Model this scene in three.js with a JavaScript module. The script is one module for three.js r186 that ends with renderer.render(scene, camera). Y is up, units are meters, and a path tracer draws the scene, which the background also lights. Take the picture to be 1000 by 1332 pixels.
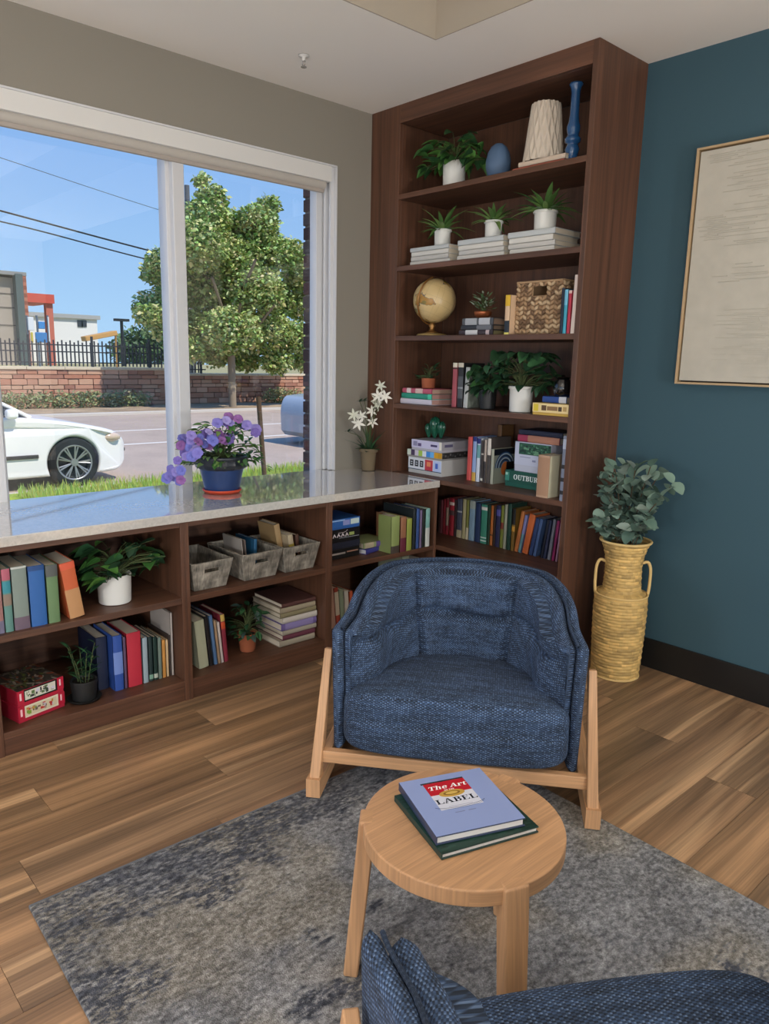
import * as THREE from 'three';
import { RoundedBoxGeometry } from 'three/addons/geometries/RoundedBoxGeometry.js';
import { mergeGeometries, mergeVertices } from 'three/addons/utils/BufferGeometryUtils.js';
import { RectAreaLightUniformsLib } from 'three/addons/lights/RectAreaLightUniformsLib.js';

RectAreaLightUniformsLib.init();
const scene = new THREE.Scene();
const V = (x = 0, y = 0, z = 0) => new THREE.Vector3(x, y, z);

// ---------------------------------------------------------------- camera, sky, sun, lamps, exposure
const F = 973.48, YAW = 0.8294, PIT = -0.1991, ROL = 0.0221, EYE = V(3.3225, 1.4311, 3.2769);
const fwd = V(-Math.sin(YAW) * Math.cos(PIT), Math.sin(PIT), -Math.cos(YAW) * Math.cos(PIT));
const rt0 = V(Math.cos(YAW), 0, -Math.sin(YAW)), up0 = rt0.clone().cross(fwd);
const camR = rt0.clone().multiplyScalar(Math.cos(ROL)).addScaledVector(up0, Math.sin(ROL));
const camU = up0.clone().multiplyScalar(Math.cos(ROL)).addScaledVector(rt0, -Math.sin(ROL));
const camera = new THREE.PerspectiveCamera(2 * Math.atan(666 / F) * 180 / Math.PI, 1000 / 1332, 0.05, 400);
camera.position.copy(EYE);
camera.quaternion.setFromRotationMatrix(new THREE.Matrix4().makeBasis(camR, camU, fwd.clone().negate()));
camera.updateMatrixWorld();
scene.add(camera);

const renderer = new THREE.WebGLRenderer();
renderer.toneMapping = THREE.LinearToneMapping;
renderer.toneMappingExposure = 1.0;
renderer.shadowMap.enabled = true;

{ // clear summer sky: pale at the horizon, deeper blue overhead
  const w = 64, h = 256, d = new Float32Array(w * h * 4);
  for (let j = 0; j < h; j++) for (let i = 0; i < w; i++) {
    const el = (j / (h - 1) - 0.5) * Math.PI, s = Math.max(0, Math.sin(el)), k = 1 - Math.pow(1 - s, 2.6);
    const o = (j * w + i) * 4;
    d[o] = 0.47 * (1 - k) + 0.09 * k; d[o + 1] = 0.74 * (1 - k) + 0.29 * k; d[o + 2] = 1.02 * (1 - k) + 0.85 * k; d[o + 3] = 1;
  }
  const t = new THREE.DataTexture(d, w, h, THREE.RGBAFormat, THREE.FloatType);
  t.mapping = THREE.EquirectangularReflectionMapping; t.magFilter = t.minFilter = THREE.LinearFilter; t.needsUpdate = true;
  scene.background = t;
}
const sun = new THREE.DirectionalLight(new THREE.Color(1, 0.94, 0.84), 4.0);
sun.position.set(-10 + 30, 42, -6 - 7); sun.target.position.set(-10, 0, -6);
sun.castShadow = true;
Object.assign(sun.shadow.camera, { left: -45, right: 45, top: 45, bottom: -45, near: 1, far: 160 });
sun.shadow.mapSize.set(4096, 4096);
scene.add(sun, sun.target);

// ---------------------------------------------------------------- helpers
let seed = 7;
const rnd = () => { seed = (seed + 0x6d2b79f5) | 0; let t = Math.imul(seed ^ (seed >>> 15), 1 | seed); t = (t + Math.imul(t ^ (t >>> 7), 61 | t)) ^ t; return ((t ^ (t >>> 14)) >>> 0) / 4294967296; };
const rr = (a, b) => a + (b - a) * rnd();
const pick = (a) => a[Math.floor(rnd() * a.length)];
const clamp = (x, a = 0, b = 1) => Math.min(b, Math.max(a, x));
const sstep = (a, b, x) => { const t = clamp((x - a) / (b - a)); return t * t * (3 - 2 * t); };
const lerp = (a, b, t) => a + (b - a) * t;
const hash = (x, y, s) => { let h = Math.imul(x | 0, 374761393) ^ Math.imul(y | 0, 668265263) ^ Math.imul(s | 0, 2147483647 ^ 0x5bd1e995); h = Math.imul(h ^ (h >>> 13), 1274126177); return ((h ^ (h >>> 16)) >>> 0) / 4294967296; };
const wrap = (a, n) => ((a % n) + n) % n;
function vnoise(x, y, s, px = 1e9, py = 1e9) {
  const xi = Math.floor(x), yi = Math.floor(y), fx = x - xi, fy = y - yi, u = fx * fx * (3 - 2 * fx), v = fy * fy * (3 - 2 * fy);
  const a = hash(wrap(xi, px), wrap(yi, py), s), b = hash(wrap(xi + 1, px), wrap(yi, py), s), c = hash(wrap(xi, px), wrap(yi + 1, py), s), d = hash(wrap(xi + 1, px), wrap(yi + 1, py), s);
  return lerp(lerp(a, b, u), lerp(c, d, u), v);
}
function fbm(x, y, s, oct = 4, px = 1e9, py = 1e9) { let a = 0, w = 0.5, t = 0; for (let i = 0; i < oct; i++) { a += w * vnoise(x, y, s + i * 17, px, py); t += w; x *= 2; y *= 2; px *= 2; py *= 2; w *= 0.5; } return a / t; }
const ray = (x, y) => fwd.clone().addScaledVector(camR, (x - 500) / F).addScaledVector(camU, (666 - y) / F);
function onX(x, y, X) { const d = ray(x, y); return EYE.clone().addScaledVector(d, (X - EYE.x) / d.x); }
function onY(x, y, Y) { const d = ray(x, y); return EYE.clone().addScaledVector(d, (Y - EYE.y) / d.y); }
function onZ(x, y, Z) { const d = ray(x, y); return EYE.clone().addScaledVector(d, (Z - EYE.z) / d.z); }

function tex(w, h, f, { srgb = true, sx = 1, sy = 1 } = {}) {   // f(u, v, i, j) -> [r, g, b] in 0..255 (sRGB) ; texture covers sx by sy metres
  const d = new Uint8Array(w * h * 4);
  for (let j = 0; j < h; j++) for (let i = 0; i < w; i++) { const c = f(i / w, j / h, i, j), o = (j * w + i) * 4; d[o] = clamp(c[0], 0, 255); d[o + 1] = clamp(c[1], 0, 255); d[o + 2] = clamp(c[2], 0, 255); d[o + 3] = 255; }
  const t = new THREE.DataTexture(d, w, h); t.wrapS = t.wrapT = THREE.RepeatWrapping; t.magFilter = THREE.LinearFilter; t.minFilter = THREE.LinearMipmapLinearFilter; t.generateMipmaps = true;
  if (srgb) t.colorSpace = THREE.SRGBColorSpace;
  t.repeat.set(1 / sx, 1 / sy); t.needsUpdate = true; return t;
}
function canvasTex(w, h, draw) { const c = document.createElement('canvas'); c.width = w; c.height = h; const g = c.getContext('2d'); draw(g, w, h); const t = new THREE.CanvasTexture(c); t.colorSpace = THREE.SRGBColorSpace; return t; }
const mat = (color, rough = 0.7, o = {}) => new THREE.MeshStandardMaterial({ color, roughness: rough, side: THREE.DoubleSide, ...o });
const phys = (color, rough, o) => new THREE.MeshPhysicalMaterial({ color, roughness: rough, side: THREE.DoubleSide, ...o });

const names = new Map();
function numbered(n) { const k = names.get(n) ?? 0; names.set(n, k + 1); return k ? n + '_' + String(k).padStart(3, '0') : n; }
function obj(name, geo, material, parent = scene, label) {
  const g = Array.isArray(geo) ? merge(geo) : geo;
  const m = new THREE.Mesh(g, material); m.name = parent === scene ? numbered(name) : name; m.castShadow = m.receiveShadow = true;
  if (label) m.userData.label = label;
  parent.add(m); return m;
}
function merge(list) { const l = list.map((g) => { const q = g.index ? g.toNonIndexed() : g; for (const k of Object.keys(q.attributes)) if (!['position', 'normal', 'uv'].includes(k)) q.deleteAttribute(k); return q; }); return l.length === 1 ? l[0] : mergeGeometries(l); }
function tag(o, label, category, group) { o.userData = { ...o.userData, label, category }; if (group) o.userData.group = group; return o; }
function thing(name, label, category, p = [0, 0, 0], turn = 0, group) { const o = new THREE.Group(); o.name = numbered(name); o.position.set(...p); o.rotation.order = 'YXZ'; o.rotation.y = turn; scene.add(o); return tag(o, label, category, group); }
function struct(name, geo, m, label) { const o = obj(name, geo, m); o.userData.kind = 'structure'; if (label) o.userData.label = label; return o; }
function copyOf(root, p, turn, label, group) { const r = root.clone(); r.name = numbered(root.name.replace(/_\d{3}$/, '')); r.userData = { ...root.userData }; scene.add(r); r.position.set(...p); r.rotation.y = turn; if (label) r.userData.label = label; if (group) r.userData.group = group; return r; }

function projUV(g, grain = 'y', ox = 0, oy = 0) {   // uv in metres, v along the grain axis
  const q = g.index ? g.toNonIndexed() : g, p = q.attributes.position, uv = new Float32Array(p.count * 2), ga = 'xyz'.indexOf(grain), A = V(), B = V(), C = V();
  for (let i = 0; i < p.count; i += 3) {
    A.fromBufferAttribute(p, i); B.fromBufferAttribute(p, i + 1); C.fromBufferAttribute(p, i + 2);
    const n = B.clone().sub(A).cross(C.clone().sub(A)).toArray().map(Math.abs), d = n.indexOf(Math.max(...n));
    let ax = [0, 1, 2].filter((k) => k !== d); if (ax[0] === ga) ax = [ax[1], ax[0]];
    [A, B, C].forEach((P, k) => { const a = P.toArray(); uv[(i + k) * 2] = a[ax[0]] + ox; uv[(i + k) * 2 + 1] = a[ax[1]] + oy; });
  }
  q.setAttribute('uv', new THREE.BufferAttribute(uv, 2)); return q;
}
// box between two corners, edges eased by r
function bb(x0, x1, y0, y1, z0, z1, { r = 0.002, g = 'y', s = 1 } = {}) {
  const w = x1 - x0, h = y1 - y0, d = z1 - z0, rad = Math.min(r, w * 0.45, h * 0.45, d * 0.45);
  let q = r > 0 ? new RoundedBoxGeometry(w, h, d, s, rad) : new THREE.BoxGeometry(w, h, d);
  q.translate((x0 + x1) / 2, (y0 + y1) / 2, (z0 + z1) / 2);
  return projUV(q, g, x0 * 3.7 + z0 * 1.3, y0 * 2.1 + z0 * 0.77);
}
const plainBox = (x0, x1, y0, y1, z0, z1) => bb(x0, x1, y0, y1, z0, z1, { r: 0 });
// bar of rectangular section between two points, half sizes at each end
function bar(p0, p1, w0, d0, w1 = w0, d1 = d0, side = V(1, 0, 0)) {
  const dir = p1.clone().sub(p0).normalize(), sx = side.clone().addScaledVector(dir, -side.dot(dir)).normalize(), sz = sx.clone().cross(dir).normalize();
  const q = new RoundedBoxGeometry(1, 1, 1, 2, 0.13), P = q.attributes.position, L = p1.distanceTo(p0), a = V();
  for (let i = 0; i < P.count; i++) { a.fromBufferAttribute(P, i); const t = a.y + 0.5, w = lerp(w0, w1, t) * 2, d = lerp(d0, d1, t) * 2; const tt = clamp(t < 0.5 ? t * Math.max(w, d) / L * 1 + 0 : 1 - (1 - t) * Math.max(w, d) / L, 0, 1); const v = p0.clone().addScaledVector(dir, tt * L).addScaledVector(sx, a.x * w).addScaledVector(sz, a.z * d); P.setXYZ(i, v.x, v.y, v.z); }
  q.computeVertexNormals(); return projUV(q, 'y', rnd(), rnd());
}
function tube(pts, r, seg = 16, rad = 8, closed = false) { return new THREE.TubeGeometry(new THREE.CatmullRomCurve3(pts, closed), seg, r, rad, closed); }
const lathe = (pts, seg = 32) => new THREE.LatheGeometry(pts.map(([x, y]) => new THREE.Vector2(x, y)), seg);
function grid(nu, nv, f, uvf) {   // surface f(u, v) -> Vector3
  const P = [], U = [], I = [];
  for (let j = 0; j <= nv; j++) for (let i = 0; i <= nu; i++) { const p = f(i / nu, j / nv); P.push(p.x, p.y, p.z); const t = uvf ? uvf(i / nu, j / nv) : [i / nu, j / nv]; U.push(t[0], t[1]); }
  for (let j = 0; j < nv; j++) for (let i = 0; i < nu; i++) { const a = j * (nu + 1) + i, b = a + 1, c = a + nu + 1, d = c + 1; I.push(a, b, d, a, d, c); }
  const g = new THREE.BufferGeometry(); g.setAttribute('position', new THREE.Float32BufferAttribute(P, 3)); g.setAttribute('uv', new THREE.Float32BufferAttribute(U, 2)); g.setIndex(I); g.computeVertexNormals(); return g;
}

// ---------------------------------------------------------------- materials
const walnutT = tex(512, 1024, (u, v) => {
  const a = fbm(u * 26, v * 2, 3, 4, 26, 2), b = fbm(u * 110, v * 5, 9, 3, 110, 5), c = fbm(u * 3, v * 1, 5, 2, 3, 1);
  const k = 0.66 + 0.28 * a + 0.22 * (b - 0.5) + 0.25 * (c - 0.5);
  return [124 * k, 83 * k, 61 * k];
}, { sx: 0.6, sy: 1.3 });
const walnut = mat('#ffffff', 0.48, { map: walnutT });
const oakT = tex(512, 1024, (u, v) => { const a = fbm(u * 34, v * 3, 31, 4, 34, 3), b = fbm(u * 160, v * 9, 37, 2, 160, 9), k = 0.86 + 0.2 * a + 0.14 * (b - 0.5); return [202 * k, 156 * k, 113 * k]; }, { sx: 0.4, sy: 0.9 });
const oak = mat('#ffffff', 0.5, { map: oakT });
const weaveT = tex(256, 256, (u, v, i, j) => {
  const cx = Math.floor(i / 4), cy = Math.floor(j / 4), tw = (cx + cy * 2) % 4, n = hash(cx, cy, 5), st = fbm(u * 3, v * 40, 3, 2, 3, 40), sl = fbm(u * 40, v * 4, 8, 2, 40, 4);
  let k = (tw < 2 ? 1.02 : 0.6) + 0.22 * (n - 0.5) + 0.5 * (st - 0.5) + 0.2 * (sl - 0.5);
  const light = tw === 0 && n > 0.45 ? 34 : 0;
  return [60 * k + light, 80 * k + light, 109 * k + light];
}, { sx: 0.24, sy: 0.24 });
const weaveB = tex(256, 256, (u, v, i, j) => { const cx = Math.floor(i / 4), cy = Math.floor(j / 4), q = ((cx + cy * 2) % 4 < 2 ? 200 : 80) * (0.65 + 0.35 * Math.sin((i % 4 + 0.5) / 4 * Math.PI) * Math.sin((j % 4 + 0.5) / 4 * Math.PI)); return [q, q, q]; }, { srgb: false, sx: 0.24, sy: 0.24 });
const fabric = mat('#ffffff', 0.95, { map: weaveT, bumpMap: weaveB, bumpScale: 0.0012 });
const white = mat('#d9d8d4', 0.55), paintWhite = mat('#d7d5cf', 0.6), frameWhite = mat('#cfd0d2', 0.4);
const wallGrey = mat('#8b867b', 0.85), teal = mat('#34535f', 0.75), black = mat('#141414', 0.5);
const ceilM = mat('#efebe4', 0.9);
const terracotta = mat('#a05a3a', 0.85), potWhite = mat('#dcdcd6', 0.45), potDark = mat('#1f2020', 0.5);
const soil = mat('#241a13', 1);
const pages = mat('#d8cdb8', 0.9);
const G1 = ['#2f5a2a', '#3d6d31', '#28502c', '#4f7f38'].map((c) => mat(c, 0.55)), GD = ['#22452a', '#2b5433', '#1d3d27', '#35603a'].map((c) => mat(c, 0.5)), GF = ['#5d7f3d', '#4a6e35', '#6f8f4c'].map((c) => mat(c, 0.6));
const GE = ['#6f8878', '#5d7768', '#7e9686', '#4f685b', '#88988c'].map((c) => mat(c, 0.75));
const stemM = mat('#4d5a33', 0.8), stemBrown = mat('#5a4632', 0.85);
const metalDark = mat('#2a2b2d', 0.5, { metalness: 0.4 }), chrome = mat('#c8c8c8', 0.25, { metalness: 1 });
const glassM = phys('#ffffff', 0, { transmission: 1, thickness: 0, ior: 1.5 });

// ---------------------------------------------------------------- room shell
const H = 2.74, D = 0.39, WB = 1.403, DL = 0.592, HC = 0.812, RX = 6.2, RZ = 6.0, GY = -0.3;
const WZ0 = 0.63, WZ1 = 3.3, WT = 2.434;
const wallLeft = struct('wall_left', [plainBox(-0.15, 0, GY, 0.77, -0.2, RZ), plainBox(-0.15, 0, WT, 3.3, -0.2, RZ), plainBox(-0.15, 0, 0.77, WT, -0.2, WZ0), plainBox(-0.15, 0, 0.77, WT, WZ1, RZ)], wallGrey, 'grey-beige painted wall around the large window');
const wallBack = struct('wall_back', plainBox(0, RX + 0.2, GY, 3.3, -0.2, 0), teal, 'dark teal painted wall behind the bookcase');
const holes = (a0, a1, rects, mk) => { const out = []; let a = a0; for (const [b0, b1] of rects) { out.push(mk(a, b0, GY, 3.3), mk(b0, b1, GY, 0.12), mk(b0, b1, 2.6, 3.3)); a = b1; } out.push(mk(a, a1, GY, 3.3)); return out; };
const FW = [[0.4, 3.0], [3.2, 5.8]], RW = [[1.1, 3.3], [3.5, 5.7]];   // unseen glazed openings behind the camera, sized to let in more daylight
struct('wall_right', holes(0, RZ + 0.2, RW, (a, b, y0, y1) => plainBox(RX, RX + 0.2, y0, y1, a, b)), paintWhite);
struct('wall_front', holes(0, RX, FW, (a, b, y0, y1) => plainBox(a, b, y0, y1, RZ, RZ + 0.2)), paintWhite);
const TX0 = 0.905, TZ0 = 0.835;
struct('ceiling', [plainBox(0, TX0, H, 3.25, 0, RZ), plainBox(TX0, RX, H, 3.25, 0, TZ0), plainBox(RX - 0.6, RX, H, 3.25, TZ0, RZ), plainBox(TX0, RX - 0.6, H, 3.25, RZ - 0.6, RZ), plainBox(TX0, RX - 0.6, 3.1, 3.25, TZ0, RZ - 0.6)], ceilM, 'off-white ceiling with a raised tray');
struct('trim_2', [plainBox(TX0, TX0 + 0.006, H, 3.1, TZ0, RZ - 0.6), plainBox(RX - 0.606, RX - 0.6, H, 3.1, TZ0, RZ - 0.6), plainBox(TX0 + 0.006, RX - 0.606, H, 3.1, TZ0, TZ0 + 0.006), plainBox(TX0 + 0.006, RX - 0.606, H, 3.1, RZ - 0.606, RZ - 0.6)], mat('#a89f90', 0.9), 'beige painted upstand around the ceiling tray');
struct('baseboard_back', bb(WB + 0.002, RX, 0, 0.145, 0, 0.013, { r: 0.003 }), black, 'tall black baseboard along the teal wall');
struct('baseboard_right', plainBox(RX - 0.013, RX, 0, 0.115, 0.02, RZ), black);

// floor planks
{
  const floor = struct('floor', plainBox(0, RX, GY, -0.006, 0, RZ), mat('#4a3a2c', 0.9), 'wood plank floor running toward the teal wall');
  const T = [];
  for (let k = 0; k < 7; k++) {
    const tone = [[184, 146, 108], [176, 138, 101], [188, 150, 112], [180, 141, 103], [172, 135, 100], [186, 147, 109], [178, 142, 106]][k];
    T.push(mat('#ffffff', 0.42, { map: tex(160, 768, (u, v) => {
      const wob = 0.25 * fbm(u * 2, v * 2, 70 + k, 2, 2, 2), a = fbm((u + wob * 0.4) * 9, v * 1.6, 40 + k, 4), b = fbm(u * 60, v * 5, 50 + k, 3), st = fbm((u + wob) * 4, v * 1.1, 60 + k, 3), pale = sstep(0.66, 0.78, fbm((u + wob * 0.5) * 5, v * 0.8, 80 + k, 2));
      let q = 0.60 + 0.3 * a + 0.24 * (b - 0.5) + 0.5 * (st - 0.42);
      return [tone[0] * q + 42 * pale, tone[1] * q + 37 * pale, tone[2] * q + 29 * pale];
    }) }));
  }
  const PW = 0.181, PL = 1.22, geos = new Map();
  let row = 0;
  for (let x = 0.5; x < RX - 0.01; x += PW, row++) {
    let z = -((row * 0.437) % 1) * PL;
    while (z < RZ) {
      const z0 = Math.max(0.002, z), z1 = Math.min(RZ, z + PL), w = Math.min(PW, RX - x) - 0.0012;
      if (z1 - z0 > 0.05) {
        const key = w.toFixed(3) + (z1 - z0).toFixed(3);
        if (!geos.has(key)) { const q = new THREE.BoxGeometry(w, 0.006, z1 - z0 - 0.0012), p = q.attributes.position, uv = q.attributes.uv; for (let i = 0; i < p.count; i++) uv.setXY(i, p.getX(i) / PW + 0.5, p.getZ(i) / PL + 0.5); geos.set(key, q); }
        const m = obj('plank', geos.get(key), pick(T), floor); m.position.set(x + w / 2, -0.003, (z0 + z1) / 2); if (rnd() > 0.5) m.rotation.y = Math.PI;
      }
      z += PL;
    }
  }
}

// ---------------------------------------------------------------- window in the left wall
{
  const X0 = -0.145, X1 = -0.085, wz = [[0.70, 1.472], [1.568, 2.335], [2.43, 3.23]];
  const win = new THREE.Group(); win.name = 'window_1'; win.userData = { kind: 'structure', label: 'large white framed window above the counter' }; scene.add(win);
  obj('frame', [bb(X0, X1, 0.77, WT, WZ0, 0.70, { r: 0.004 }), bb(X0, X1, 0.77, WT, 3.23, WZ1, { r: 0.004 }), bb(X0, X1, WT - 0.07, WT, 0.70, 3.23, { r: 0.004 }), bb(X0, X1, 0.77, 0.80, 0.70, 3.23, { r: 0.004 })], frameWhite, win);
  obj('mullion', [bb(X0, X1 + 0.035, 0.80, WT - 0.07, 1.49, 1.55, { r: 0.005 }), bb(X0 - 0.02, X1, 0.80, WT - 0.07, 1.472, 1.568, { r: 0.004 })], frameWhite, win);
  obj('mullion', [bb(X0, X1 + 0.035, 0.80, WT - 0.07, 2.35, 2.415, { r: 0.005 }), bb(X0 - 0.02, X1, 0.80, WT - 0.07, 2.335, 2.43, { r: 0.004 })], frameWhite, win);
  obj('jamb_lining', [bb(X1, 0.004, 0.815, WT, WZ0 - 0.002, WZ0 + 0.006, { r: 0.001 }), bb(-0.035, -0.018, 0.815, WT, WZ0, WZ0 + 0.026, { r: 0.003 }), bb(-0.072, -0.058, 0.815, WT, WZ0, WZ0 + 0.034, { r: 0.003 })], frameWhite, win);
  obj('jamb_lining', bb(X1, 0.004, 0.815, WT, WZ1 - 0.006, WZ1 + 0.002, { r: 0.001 }), frameWhite, win);
  obj('head_lining', bb(X1, 0.004, WT - 0.006, WT + 0.002, WZ0, WZ1, { r: 0.001 }), frameWhite, win);
  for (const [a, b] of wz) obj('pane', plainBox(-0.118, -0.112, 0.79, WT - 0.06, a - 0.005, b + 0.005), glassM, win);
  const bl = thing('roller_blind', 'rolled-up white roller blind under a square fascia at the window head', 'blind', [0, 0, 0]);
  obj('fascia', [bb(-0.022, -0.004, 2.352, WT - 0.002, WZ0 + 0.03, WZ1 - 0.03, { r: 0.002 }), bb(-0.08, -0.02, 2.352, 2.358, WZ0 + 0.03, WZ1 - 0.03, { r: 0.002 })], white, bl);
  const roll = new THREE.CylinderGeometry(0.026, 0.026, WZ1 - WZ0 - 0.1, 24); roll.rotateX(Math.PI / 2); roll.translate(-0.05, 2.342, (WZ0 + WZ1) / 2);
  obj('roll', roll, mat('#b7b1a8', 0.8), bl);
  obj('hem_bar', bb(-0.062, -0.04, 2.300, 2.322, WZ0 + 0.05, WZ1 - 0.05, { r: 0.006 }), mat('#a89f96', 0.7), bl);
  // outside brickwork beside the opening
  const brickG = new RoundedBoxGeometry(0.15, 0.064, 0.2, 1, 0.004), bm = ['#4d3a36', '#5a403a', '#44332f', '#514744'].map((c) => mat(c, 0.9));
  obj('mortar_backing', plainBox(-0.292, -0.15, GY, 3.3, -0.2, WZ0 - 0.008), mat('#6a6460', 0.95), wallLeft);
  for (let k = 0; k < 38; k++) { const m = obj('brick', brickG, bm[Math.floor(hash(k, 3, 1) * 4)], wallLeft); m.position.set(-0.226, GY + 0.04 + k * 0.0745, WZ0 - 0.1 + (k % 2) * 0.002); }
  obj('exterior_cladding', [plainBox(-0.3, -0.15, WT + 0.1, 3.3, WZ0 - 0.01, RZ), plainBox(-0.3, -0.15, GY, 0.72, WZ0 - 0.01, RZ)], mat('#5a4640', 0.9), wallLeft);
  // unseen windows behind the camera, placed to light the room
  let n = 2;
  const unseenWindows = (rects, mk) => { for (const [a, b] of rects) { const w = new THREE.Group(); w.name = 'window_' + n++; w.userData = { kind: 'structure' }; scene.add(w); const m = (a + b) / 2; obj('frame', [mk(a, a + 0.06, 0.12, 2.6, 0.06, 0.14), mk(b - 0.06, b, 0.12, 2.6, 0.06, 0.14), mk(a, b, 0.12, 0.18, 0.06, 0.14), mk(a, b, 2.54, 2.6, 0.06, 0.14), mk(m - 0.03, m + 0.03, 0.18, 2.54, 0.06, 0.14)], frameWhite, w); obj('pane', mk(a + 0.05, m - 0.02, 0.17, 2.55, 0.097, 0.103), glassM, w); obj('pane', mk(m + 0.02, b - 0.05, 0.17, 2.55, 0.097, 0.103), glassM, w); } };
  unseenWindows(FW, (a, b, y0, y1, d0, d1) => plainBox(a, b, y0, y1, RZ + d0, RZ + d1)); unseenWindows(RW, (a, b, y0, y1, d0, d1) => plainBox(RX + d0, RX + d1, y0, y1, a, b));
}

// ---------------------------------------------------------------- unseen lamps and sprinkler
function panel(x, z, w, d, y, power, where) {  // out of view, placed to light the room from above
  const t = thing('unseen_ceiling_panel', 'unseen panel light in the raised ceiling, lighting the room, ' + where, 'lamp', [x, y, z], 0, 'unseen panel lights in the ceiling tray');
  obj('frame', [bb(-w / 2 - 0.03, w / 2 + 0.03, -0.03, 0, -d / 2 - 0.03, -d / 2, { r: 0.003 }), bb(-w / 2 - 0.03, w / 2 + 0.03, -0.03, 0, d / 2, d / 2 + 0.03, { r: 0.003 }), bb(-w / 2 - 0.03, -w / 2, -0.03, 0, -d / 2, d / 2, { r: 0.003 }), bb(w / 2, w / 2 + 0.03, -0.03, 0, -d / 2, d / 2, { r: 0.003 })], white, t);
  obj('diffuser', plainBox(-w / 2, w / 2, -0.016, -0.004, -d / 2, d / 2), new THREE.MeshStandardMaterial({ color: '#ffffff', emissive: '#fff1dc', emissiveIntensity: 1.2 }), t);
  const l = new THREE.RectAreaLight(new THREE.Color(1, 0.97, 0.92), power, w, d); l.position.set(x, y - 0.035, z); l.lookAt(x, y - 1, z); l.castShadow = true; scene.add(l);
}
for (const [x, z, w] of [[2.5, 2.6, 'above the coffee table'], [4.5, 2.2, 'beyond the second armchair'], [2.6, 4.4, 'toward the unseen front windows'], [4.6, 4.3, 'between the unseen glazed walls']]) panel(x, z, 0.9, 0.6, 3.1, 1.6, w);
for (const [x, z, p, w] of [[5.5, 1.6, 12, 'near the teal wall'], [5.2, 4.7, 12.5, 'in the far corner'], [2.7, 5.4, 8, 'by the unseen front windows'], [0.7, 4.6, 1.5, 'beside the low bookcases']]) {  // floor lamps out of view, placed to light walls and ceiling
  const t = thing('unseen_globe_lamp', 'unseen opal globe floor lamp, lighting walls and ceiling, standing ' + w, 'lamp', [x, 0, z], 0, 'unseen globe floor lamps');
  obj('base', lathe([[0, 0], [0.15, 0], [0.15, 0.015], [0.03, 0.025], [0, 0.025]], 32), black, t);
  obj('pole', new THREE.CylinderGeometry(0.012, 0.012, 0.93, 12).translate(0, 0.485, 0), black, t);
  obj('globe', new THREE.SphereGeometry(0.19, 32, 20).translate(0, 1.14, 0), new THREE.MeshStandardMaterial({ color: '#ffffff', emissive: '#fff6ea', emissiveIntensity: 2 }), t);
  const l = new THREE.PointLight(new THREE.Color(1, 0.985, 0.96), p); l.position.set(x, 1.14, z); l.shadow.radius = 8; l.castShadow = true; scene.add(l);
}
{
  const s = thing('fire_sprinkler', 'small chrome fire sprinkler hanging from the ceiling', 'sprinkler', onY(395, 72, H).toArray()); s.scale.setScalar(0.72);
  obj('escutcheon', lathe([[0, 0], [0.034, 0], [0.032, -0.006], [0.012, -0.01], [0.011, -0.03], [0, -0.03]], 24), white, s);
  obj('frame_arm', [tube([V(0.01, -0.03, 0), V(0.016, -0.045, 0), V(0, -0.062, 0)], 0.003, 8, 6), tube([V(-0.01, -0.03, 0), V(-0.016, -0.045, 0), V(0, -0.062, 0)], 0.003, 8, 6)], chrome, s);
  obj('deflector', lathe([[0, -0.062], [0.018, -0.064], [0.018, -0.067], [0, -0.067]], 20), chrome, s);
}

// ---------------------------------------------------------------- bookcases and counter
const ST = 0.026, SHELF = { A: 2.3, B: 1.934, C: 1.568, D: 1.2, E: 0.815, F: 0.455 }, LX = 0.2245, RXI = WB - 0.027;
{
  const t = thing('tall_bookcase', 'tall dark walnut built-in bookcase reaching the ceiling beside the teal wall', 'bookcase');
  obj('side_panel', bb(RXI, WB, 0, H, 0, D, { g: 'y' }), walnut, t);
  obj('side_panel', bb(LX - 0.02, LX, 0, H - 0.09, 0.012, D - 0.022, { g: 'y' }), walnut, t);
  obj('filler_panel', bb(0, LX, HC, H, D - 0.022, D, { g: 'y' }), walnut, t);
  obj('filler_panel', bb(0, LX, 0, HC - 0.001, D - 0.022, D - 0.004, { g: 'y' }), walnut, t);
  obj('top_rail', bb(LX, RXI, 2.65, H, D - 0.022, D, { g: 'x' }), walnut, t);
  obj('top_panel', bb(LX, RXI, 2.65, 2.672, 0.012, D - 0.022, { g: 'x' }), walnut, t);
  obj('back_panel', bb(LX, RXI, 0, H - 0.09, 0.002, 0.012, { g: 'y' }), walnut, t);
  for (const k of 'ABCDEF') obj('shelf', bb(LX, RXI, SHELF[k] - ST, SHELF[k], 0.012, D - 0.001, { g: 'x' }), walnut, t);
  obj('shelf', bb(LX, RXI, 0.09 - ST, 0.09, 0.012, D - 0.001, { g: 'x' }), walnut, t);
  obj('toe_kick', bb(LX, RXI, 0, 0.09 - ST, D - 0.03, D - 0.012, { g: 'x' }), walnut, t);
}
const LS = 0.455, LB = 0.09;   // low shelf tops
const units = [[0.392, 1.129], [1.129, 1.876], [1.876, 2.623], [2.623, 3.32]];
const unitLabels = ['low walnut shelf unit joining the tall bookcase, under the counter', 'low walnut shelf unit holding three grey baskets, under the counter', 'low walnut shelf unit holding the white potted plant, under the counter', 'low walnut shelf unit at the open end of the counter'];
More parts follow.
